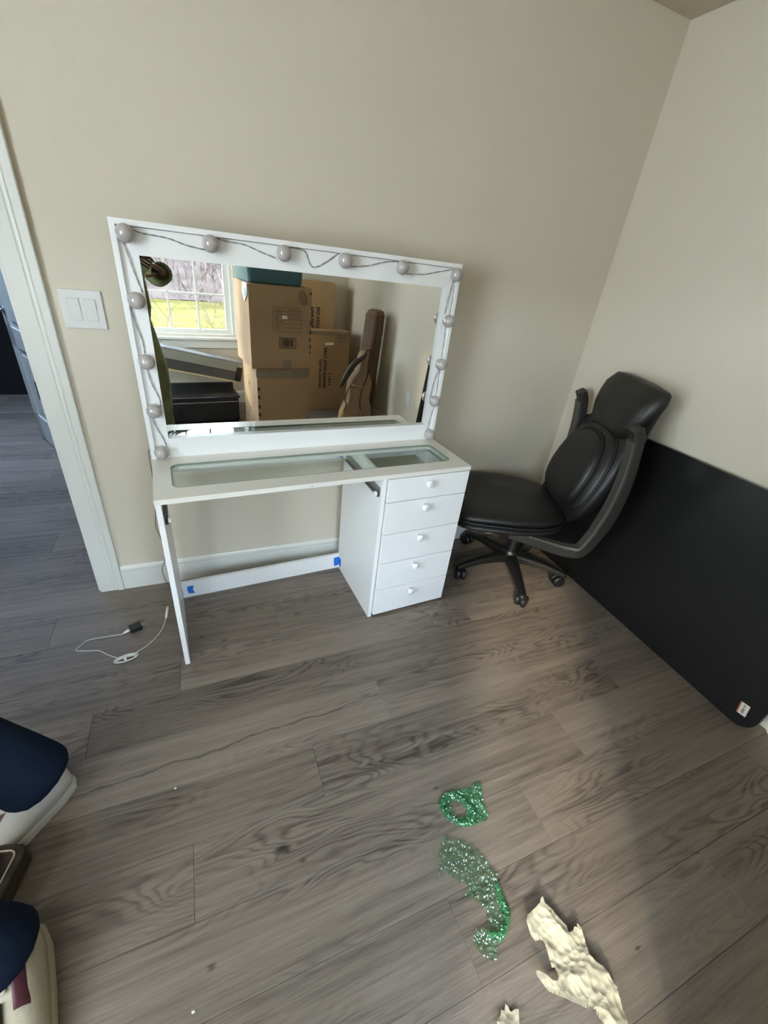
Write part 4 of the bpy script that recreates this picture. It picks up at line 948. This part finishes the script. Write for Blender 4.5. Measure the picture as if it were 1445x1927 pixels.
# long panel tilted across it
tp = thing('tilted_panel', 'long dark glossy panel with pale wood underside tilted below the window', 'panel', (.7, -3.08, .35))
ta = math.atan2(-.147, .695); TM = Matrix.Translation((.50, -3.06, .624)) @ Matrix.Rotation(-ta, 4, 'Y') @ Matrix.Rotation(-.0, 4, 'X')
def tbx(x0, x1, y0, y1, z0, z1): return MB().box(x0, x1, y0, y1, z0, z1, TM)
TM = Matrix.Translation((.50, -3.04, .620)) @ Matrix.Rotation(.2084, 4, 'Y')
obj('top_face', tbx(-.62, .69, -.13, .02, -.012, 0), mat('gloss_painted_glare', (.20, .195, .19), .18, coat=.5), tp, bevel=.002)  # top face colour lightened to stand in for window glare on the gloss
obj('front_face', tbx(-.62, .69, .0, .018, -.095, -.013), 'glossmid', tp, bevel=.002)
obj('lower_face', tbx(-.62, .69, .0, .015, -.185, -.0955), 'gloss', tp, bevel=.002)
obj('wood_edge', tbx(-.62, .69, -.12, .020, -.200, -.186), 'palewood', tp)
obj('end_cap', tbx(.645, .70, -.128, .022, -.186, -.05), 'cab', tp, bevel=.002)

# ================================================================ OUTDOORS (seen through the window by way of the mirror)
gr = MB(); N = 40
vs = [Vector((-26 + 52 * i / N, YF - .2 - 22 * j / N, -.62 + .05 * noise.noise(Vector((i * .3, j * .3, 0))) - .012 * j)) for j in range(N + 1) for i in range(N + 1)]
gr.add(vs, [(j * (N + 1) + i, j * (N + 1) + i + 1, (j + 1) * (N + 1) + i + 1, (j + 1) * (N + 1) + i) for j in range(N) for i in range(N)])
obj('lawn', gr, 'grass', None, smooth=True, kind='stuff', label='sunlit yellow green lawn outside the window', cat='lawn')
hb_ = MB(); vs = [Vector((-40 + 80 * i / N, -24 - 26 * j / N, -1.1 + 9.5 * (j / N) + .4 * noise.noise(Vector((i * .4, j * .4, 3))))) for j in range(N + 1) for i in range(N + 1)]
hb_.add(vs, [(j * (N + 1) + i, j * (N + 1) + i + 1, (j + 1) * (N + 1) + i + 1, (j + 1) * (N + 1) + i) for j in range(N) for i in range(N)])
obj('wooded_bank', hb_, 'leaflitter', None, smooth=True, kind='stuff', label='leaf covered bank behind the lawn', cat='bank')
rb = random.Random(5)
def twig(mb, p, d_, L, r, depth):
    pts = [Vector(p)]; dd = Vector(d_).normalized()
    for i in range(4):
        dd = (dd + Vector((rb.uniform(-.22, .22), rb.uniform(-.22, .22), rb.uniform(-.1, .16)))).normalized(); pts.append(pts[-1] + dd * L / 4)
    mb.tube(pts, [r, r * .85, r * .7, r * .5, r * .25], 3, cap=False)
    if depth:
        for i in range(3 + (depth > 1)):
            q = pts[rb.randint(1, 4)]; nd_ = (dd + Vector((rb.uniform(-1, 1), rb.uniform(-1, 1), rb.uniform(-.3, .7)))).normalized()
            twig(mb, q, nd_, L * rb.uniform(.45, .7), r * .5, depth - 1)
for m_, cnt, nm in (('bark', 330, 'thicket'),):
    mb = MB()
    for i in range(cnt):
        x = rb.uniform(-9, 12); y = rb.uniform(-32, -20.5); z = -.95 if y > -24 else -1.1 + 9.5 * (-24 - y) / 26
        twig(mb, (x, y, z), (rb.uniform(-.4, .4), 0, 1), rb.uniform(1.3, 3.2), rb.uniform(.018, .042), 3)
    obj(nm, mb, m_, None, kind='stuff', label='thicket of bare twigs' if m_ == 'bark' else 'thicket of pale bare twigs', cat='thicket')
for (x, y, s, lb) in ((1.55, -5.2, 1.0, 'bare shrub with thin dark branches close outside the window, right'), (.45, -5.9, .75, 'small bare shrub outside the window, left')):
    mb = MB()
    for i in range(16): twig(mb, (x + rb.uniform(-.12, .12), y + rb.uniform(-.12, .12), -.66), (rb.uniform(-.8, .8), rb.uniform(-.5, .5), 1), rb.uniform(.8, 1.35) * s, .009 * s, 3)
    obj('bare_shrub', mb, 'bark', None, label=lb, cat='shrub')

# ================================================================ PEOPLE
def skin_mesh(name, nodes, edges, m, parent, sub=2, smooth=True, root=0, label=None):
    """nodes: list of (xyz, radius)"""
    me = bpy.data.meshes.new(name); b0 = BASE[parent.name]
    me.from_pydata([tuple(Vector(p) - b0) for p, r in nodes], edges, []); me.update()
    o = bpy.data.objects.new(name, me); COL.objects.link(o); o.parent = parent; BASE[o.name] = b0
    sk = o.modifiers.new('skin', 'SKIN'); sk.use_smooth_shade = smooth
    for i, (p, r) in enumerate(nodes):
        sv = me.skin_vertices[0].data[i]; rr_ = r if isinstance(r, tuple) else (r, r); sv.radius = rr_; sv.use_root = (i == root)
    ss = o.modifiers.new('sub', 'SUBSURF'); ss.levels = sub; ss.render_levels = sub
    me.materials.append(M[m]); setp(o, label); return o
def lerp(a_, b_, t_): return Vector(a_) * (1 - t_) + Vector(b_) * t_
def limb(a_, b_, ra, rb_): return [(lerp(a_, b_, .33), ra * .7 + rb_ * .3), (lerp(a_, b_, .66), ra * .35 + rb_ * .65)]
def person(name, label, base, J, jacket, trousers, shoe, hands=True, skirt=None):
    P = thing(name, label, 'person', base)
    nodes = []; E_ = []
    def nd(p, r, par=None):
        nodes.append((p, r)); i = len(nodes) - 1
        if par is not None: E_.append((par, i))
        return i
    pel = nd(J['pelvis'], .125); sp = nd(lerp(J['pelvis'], J['chest'], .5), .115, pel); ch = nd(J['chest'], .13, sp); nk = nd(J['neck'], .058, ch); hd0 = nd(lerp(J['neck'], J['head'], .45), .055, nk)
    for s in ('R', 'L'):
        a_ = nd(J['sh' + s], .062, ch); b_ = nd(J['el' + s], .043, a_); w_ = nd(J['wr' + s], .028, b_)
        a_ = nd(J['hip' + s], .095, pel); m1 = nd(lerp(J['hip' + s], J['kn' + s], .5), .075, a_); b_ = nd(J['kn' + s], .057, m1); m2 = nd(lerp(J['kn' + s], J['an' + s], .35), .055, b_); an = nd(J['an' + s], .030, m2)
        nd(J['toe' + s], .014, an)
    skin_mesh('body', nodes, E_, 'skin', P)
    # head with face
    hc = Vector(J['head']); fd = Vector(J['face']).normalized(); sd = fd.cross(Vector((0, 0, 1))).normalized(); ud = sd.cross(fd)
    mb = MB(); rings = []
    for j in range(13):
        th = PI * (j + .01) / 12.02; r = []
        for k_ in range(20):
            q = 2 * PI * k_ / 20; lf = math.cos(q); ls = math.sin(q); zz_ = -math.cos(th)
            wf_ = .098 * math.sin(th) * (1 if lf < 0 else 1 + .04 * (zz_ < 0)); ws = .077 * math.sin(th) * (1 - .15 * max(0, -zz_))
            r.append(hc + fd * (wf_ * lf) + sd * (ws * ls) + ud * (.118 * zz_))
        rings.append(r)
    mb.loft(rings)
    mb.add([hc + fd * .09 + ud * .012, hc + fd * .125 - ud * .03, hc + fd * .092 - ud * .035 + sd * .016, hc + fd * .092 - ud * .035 - sd * .016], [(0, 2, 1), (0, 1, 3), (1, 2, 3), (0, 3, 2)])
    mb.tube([hc + fd * .083 - ud * .062 - sd * .024, hc + fd * .094 - ud * .06, hc + fd * .083 - ud * .062 + sd * .024], [.004, .008, .004], 8)
    for s in (-1, 1): mb.sphere(hc + sd * s * .078 - fd * .005, .014, .016, .028, 10, 6)
    hd = obj('head', mb, 'skin', P, smooth=True)
    for s in (-1, 1): obj('eye', MB().sphere(hc + fd * .083 + sd * s * .031 + ud * .012, .012, .012, .010, 10, 6), 'eye', hd, smooth=True)
    mb = MB(); rings = []
    for j in range(8):
        th = .02 + (PI * .56) * j / 7; r = []
        for k_ in range(20):
            q = 2 * PI * k_ / 20; lf = math.cos(q); cut = 1.0
            z_ = math.cos(th); 
            if lf > .3: z_ = max(z_, .42)
            r.append(hc + fd * (.106 * math.sin(th) * lf) + sd * (.086 * math.sin(th) * math.sin(q)) + ud * (.130 * z_))
        rings.append(r)
    obj('hair', MB().loft(rings), 'hair', hd, smooth=True)
    # clothing
    nodes = [(J['pelvis'], .150), (J.get('seat', J['pelvis']), .115), (J.get('seat2', lerp(J['pelvis'], J['chest'], .12)), .07)]; E_ = [(0, 1), (1, 2)]
    for s in ('R', 'L'):
        nodes.append((J['hip' + s], .118)); i = len(nodes) - 1; E_.append((0, i))
        for p, r in ((lerp(J['hip' + s], J['kn' + s], .5), .100), (J['kn' + s], .082), (lerp(J['kn' + s], J['an' + s], .5), .080), (lerp(J['kn' + s], J['an' + s], .92), J.get('hem' + s, J.get('hem', .075))), (lerp(J['kn' + s], J['an' + s], 1.08), J.get('hem' + s, J.get('hem', .075)))):
            nodes.append((p, r)); E_.append((i, len(nodes) - 1)); i = len(nodes) - 1
    skin_mesh('trousers', nodes, E_, trousers, P)
    nodes = [(lerp(J['pelvis'], J['chest'], .05), .150), (lerp(J['pelvis'], J['chest'], .5), .140), (J['chest'], .155), (lerp(J['chest'], J['neck'], .75), .08)]; E_ = [(0, 1), (1, 2), (2, 3)]
    for s in ('R', 'L'):
        i = 2
        for p, r in ((J['sh' + s], .080), (J['el' + s], .060), (lerp(J['el' + s], J['wr' + s], .88), J.get('cuff', .048))):
            nodes.append((p, r)); E_.append((i, len(nodes) - 1)); i = len(nodes) - 1
    skin_mesh('jacket', nodes, E_, jacket, P)
    if hands:
        for s in ('R', 'L'):
            wr = Vector(J['wr' + s]); hdv = Vector(J['hd' + s]).normalized(); sdv = Vector(J['hs' + s]).normalized(); nv = hdv.cross(sdv).normalized(); curl = J.get('curl' + s, .5)
            nodes = [(wr, (.026, .02)), (wr + hdv * .045, (.034, .016)), (wr + hdv * .075, (.034, .014))]; E_ = [(0, 1), (1, 2)]
            hnd = skin_mesh('hand', nodes, E_, 'skin', P, sub=1)
            for f_, (o_, L_) in enumerate(((-.028, .068), (-.010, .078), (.010, .073), (.028, .056))):
                p = wr + hdv * .078 + sdv * o_; dd = hdv.copy(); pts = [p - hdv * .012, p]
                for seg in range(3):
                    dd = (dd * math.cos(curl) + nv * math.sin(curl)).normalized(); p = p + dd * L_ * (.42, .32, .26)[seg]; pts.append(p)
                skin_mesh('finger', [(q, .0092 - .0007 * i) for i, q in enumerate(pts)], [(i, i + 1) for i in range(4)], 'skin', hnd, sub=1)
            p = wr + hdv * .025 - sdv * .030; dd = (hdv * .6 - sdv * .8).normalized(); pts = [p, p + dd * .03, p + dd * .055 + nv * .006, p + dd * .06 + hdv * .022 + nv * .016]
            skin_mesh('thumb', [(q, .0105 - .0008 * i) for i, q in enumerate(pts)], [(0, 1), (1, 2), (2, 3)], 'skin', hnd, sub=1)
    if shoe:
        for s in ('R', 'L'): make_shoe(P, Vector(J['an' + s]), Vector(J['toe' + s]), shoe[s])
    return P
def make_shoe(P, an, toe, spec):
    d_ = Vector((toe.x - an.x, toe.y - an.y, 0)).normalized(); s_ = Vector((-d_.y, d_.x, 0)); h = Vector((an.x, an.y, 0)) - d_ * .058
    rings = []; prof = ((0, .022, .07), (.012, .038, .105), (.05, .050, .135), (.10, .054, .118), (.15, .057, .092), (.20, .058, .068), (.245, .052, .055), (.28, .033, .045), (.295, .012, .030))
    for x, w_, hh in prof:
        rings.append([h + d_ * x + s_ * (w_ * c_) + Vector((0, 0, .022 + (hh - .022) * max(0, z_))) for c_, z_ in ((-1, 0), (-.98, .45), (-.72, .82), (-.35, .98), (0, 1.0), (.35, .98), (.72, .82), (.98, .45), (1, 0))])
    up_ = obj('shoe', MB().loft(rings), spec['m'], P, smooth=True)
    rings = [[h + d_ * (x * 1.02 - .004) + s_ * (c_ * (w_ + .006)) + Vector((0, 0, z_)) for c_, z_ in ((-1, .001), (-1.02, .012), (-1, .027), (1, .027), (1.02, .012), (1, .001))] for x, w_, hh in prof]
    obj('sole', MB().loft(rings), spec.get('sole', 'sole'), up_)
    for (x, c_, w2, m_, nm) in spec.get('patch', ()):
        # thin leather patch lying on the upper's flank
        def at(xx, cc):
            for (xa, wa, ha), (xb, wb_, hb2) in zip(prof[:-1], prof[1:]):
                if xa <= xx <= xb: t_ = (xx - xa) / (xb - xa); w_ = wa + (wb_ - wa) * t_; hh = ha + (hb2 - ha) * t_; break
            z_ = (1 - min(1, abs(cc)) ** 3.0) ; return h + d_ * xx + s_ * (w_ * cc * 1.03) + Vector((0, 0, .024 + (hh - .022) * z_ + .003))
        rr_ = [[at(x[0] + (x[1] - x[0]) * i / 6, c_[0] + (c_[1] - c_[0]) * j / 6) for j in range(7)] for i in range(7)]
        mb = MB().loft(rr_, close=False, cap=False); obj(nm, mb, m_, up_, smooth=True, solid=.002)

# the photographer (seen only in the mirror)
ph = dict(pelvis=(.16, -2.24, .92), chest=(.17, -2.24, 1.27), neck=(.18, -2.23, 1.46), head=(.20, -2.19, 1.60), face=(.3, 1, -.2),
          shR=(.335, -2.24, 1.40), shL=(.005, -2.24, 1.40), elR=(.475, -2.12, 1.205), elL=(-.04, -2.08, 1.16), wrR=(.492, -1.955, 1.275), wrL=(.18, -1.93, 1.30),
          hipR=(.25, -2.24, .88), hipL=(.07, -2.24, .88), knR=(.26, -2.23, .48), knL=(.06, -2.23, .48), anR=(.26, -2.25, .085), anL=(.06, -2.25, .085), toeR=(.27, -2.10, .03), toeL=(.05, -2.10, .03),
          hdR=(-.85, .12, .45), hsR=(.45, -.2, .85), curlR=.28, hdL=(.9, .1, .3), hsL=(-.3, -.1, .9), curlL=.35, cuff=.052, hem=.07)
pg = person('person', 'person in an olive green coat holding up a phone, reflected at the mirror\'s left edge', (.16, -2.24, 0), ph, 'green', 'navy', dict(R=dict(m='shoe'), L=dict(m='shoe')))
rings = []; N = 40
for z, a_, b_ in ((1.42, .12, .09), (1.36, .175, .115), (1.25, .205, .135), (1.15, .215, .14), (1.03, .222, .14), (.95, .206, .135), (.85, .225, .145), (.72, .245, .15), (.60, .262, .16), (.45, .258, .165), (.30, .248, .17), (.17, .244, .175)):
    fo = max(0, (1.1 - z)) * .022
    rings.append([Vector((.185 + (a_ + fo * math.sin(7 * q + z * 3)) * math.cos(q), -2.24 + (b_ + fo * math.sin(9 * q)) * math.sin(q), z)) for q in [2 * PI * k_ / N for k_ in range(N)]])
obj('coat', MB().loft(rings, cap=False), 'green', pg, smooth=True, solid=.006, label='long olive green coat with paler patches')
mb = MB(); cR = Vector((.484, -1.975, 1.262)); cd_ = (Vector((.492, -1.955, 1.285)) - Vector((.475, -2.12, 1.205))).normalized()
mb.lathe([(.050, -.09), (.062, -.03), (.066, .0), (.064, .012), (.052, .013), (.048, -.02)], cR, cd_, 20); obj('cuff', mb, 'green', pg, smooth=True, label='wide turned sleeve cuff')
# phone
PM = Matrix(((rt.x, up.x, -fw.x, 0), (rt.y, up.y, -fw.y, 0), (rt.z, up.z, -fw.z, 0), (0, 0, 0, 1)))
pc_ = CAM - fw * .010
mb = MB().box(-.060, .020, -.142, .022, -.0, .008, Matrix.Translation(pc_) @ PM)
phn = thing('smartphone', 'black smartphone held up in the photographer\'s hand', 'phone', tuple(pc_))
obj('phone_body', mb, 'phone', phn, bevel=.003)
obj('lens_ring', MB().lathe([(.007, -.003), (.007, .0035), (.0045, .0035), (.0045, -.003)], CAM - fw * .012, fw, 16), 'steel', phn)

# the person crouching at the left edge
sq = dict(pelvis=(-.36, -.57, .62), seat=(-.245, -.545, .585), seat2=(-.19, -.53, .56), chest=(-.60, -.98, .90), neck=(-.72, -1.10, 1.04), head=(-.80, -1.18, 1.13), face=(-.7, -.6, -.5),
          shR=(-.72, -.90, .96), shL=(-.55, -1.13, .96), elR=(-.72, -1.02, .66), elL=(-.60, -1.30, .66), wrR=(-.50, -1.12, .42), wrL=(-.42, -1.34, .42),
          hipR=(-.33, -.52, .58), hipL=(-.42, -.68, .58), knR=(-.37, -.86, .50), knL=(-.50, -1.22, .50), anR=(-.105, -.940, .10), anL=(-.078, -1.325, .10), toeR=(-.245, -1.08, .035), toeL=(-.045, -1.49, .03),
          hdR=(.3, -.2, -.9), hsR=(.6, .6, 0), curlR=.5, hdL=(.4, .1, -.9), hsL=(.5, .7, 0), curlL=.5, hem=.098, hemL=.084, cuff=.045)
person('person', 'person in navy sweatpants and off-white shoes crouching at the left edge', (-.25, -1.0, 0), sq, 'navy', 'navy',
       dict(R=dict(m='shoe'), L=dict(m='shoe2', sole='shoe2', patch=(((.10, .16), (.2, .75), 0, 'maroon', 'maroon_patch'), ((.14, .20), (-.75, -.1), 0, 'darkgreen', 'dark_patch'), ((.10, .13), (-.6, .05), 0, 'pale', 'tongue_label')))))
# worn dark case between the feet with red cloth
cs = thing('worn_case', 'dark brown worn flat case with pale edge line between the crouching person\'s shoes', 'case', (-.2, -1.19, 0))
q0, q1 = Vector((-.112, -1.105, 0)), Vector((-.160, -1.29, 0)); qd = (q1 - q0).normalized(); qn = Vector((qd.y, -qd.x, 0))
if qn.x > 0: qn = -qn
mb = MB().prism(rrect(-.02, (q1 - q0).length + .05, 0, .22, .02, 4), 0.001, .062, lambda u, w_, a_: q0 + qd * u + qn * w_ + Vector((0, 0, a_)))
obj('case_body', mb, 'olddark', cs, bevel=.004)
mb = MB(); pl = [q0 + qd * u + qn * w_ + Vector((0, 0, .0625)) for u, w_ in rrect(-.005, (q1 - q0).length + .035, .018, .20, .015, 4)]; mb.tube(pl + [pl[0]], .0022, 6)
obj('pale_piping', mb, 'pale', cs, smooth=True)
rc = MB().prism([(.015, .055), (.06, .045), (.12, .05), (.17, .06), (.17, .17), (.02, .17)], .0625, .078, lambda u, w_, a_: q0 + qd * u + qn * w_ + Vector((0, 0, a_)))
obj('red_cloth', rc, 'red', None, bevel=.006, seg=3, label='folded red cloth on the worn dark case', cat='cloth')
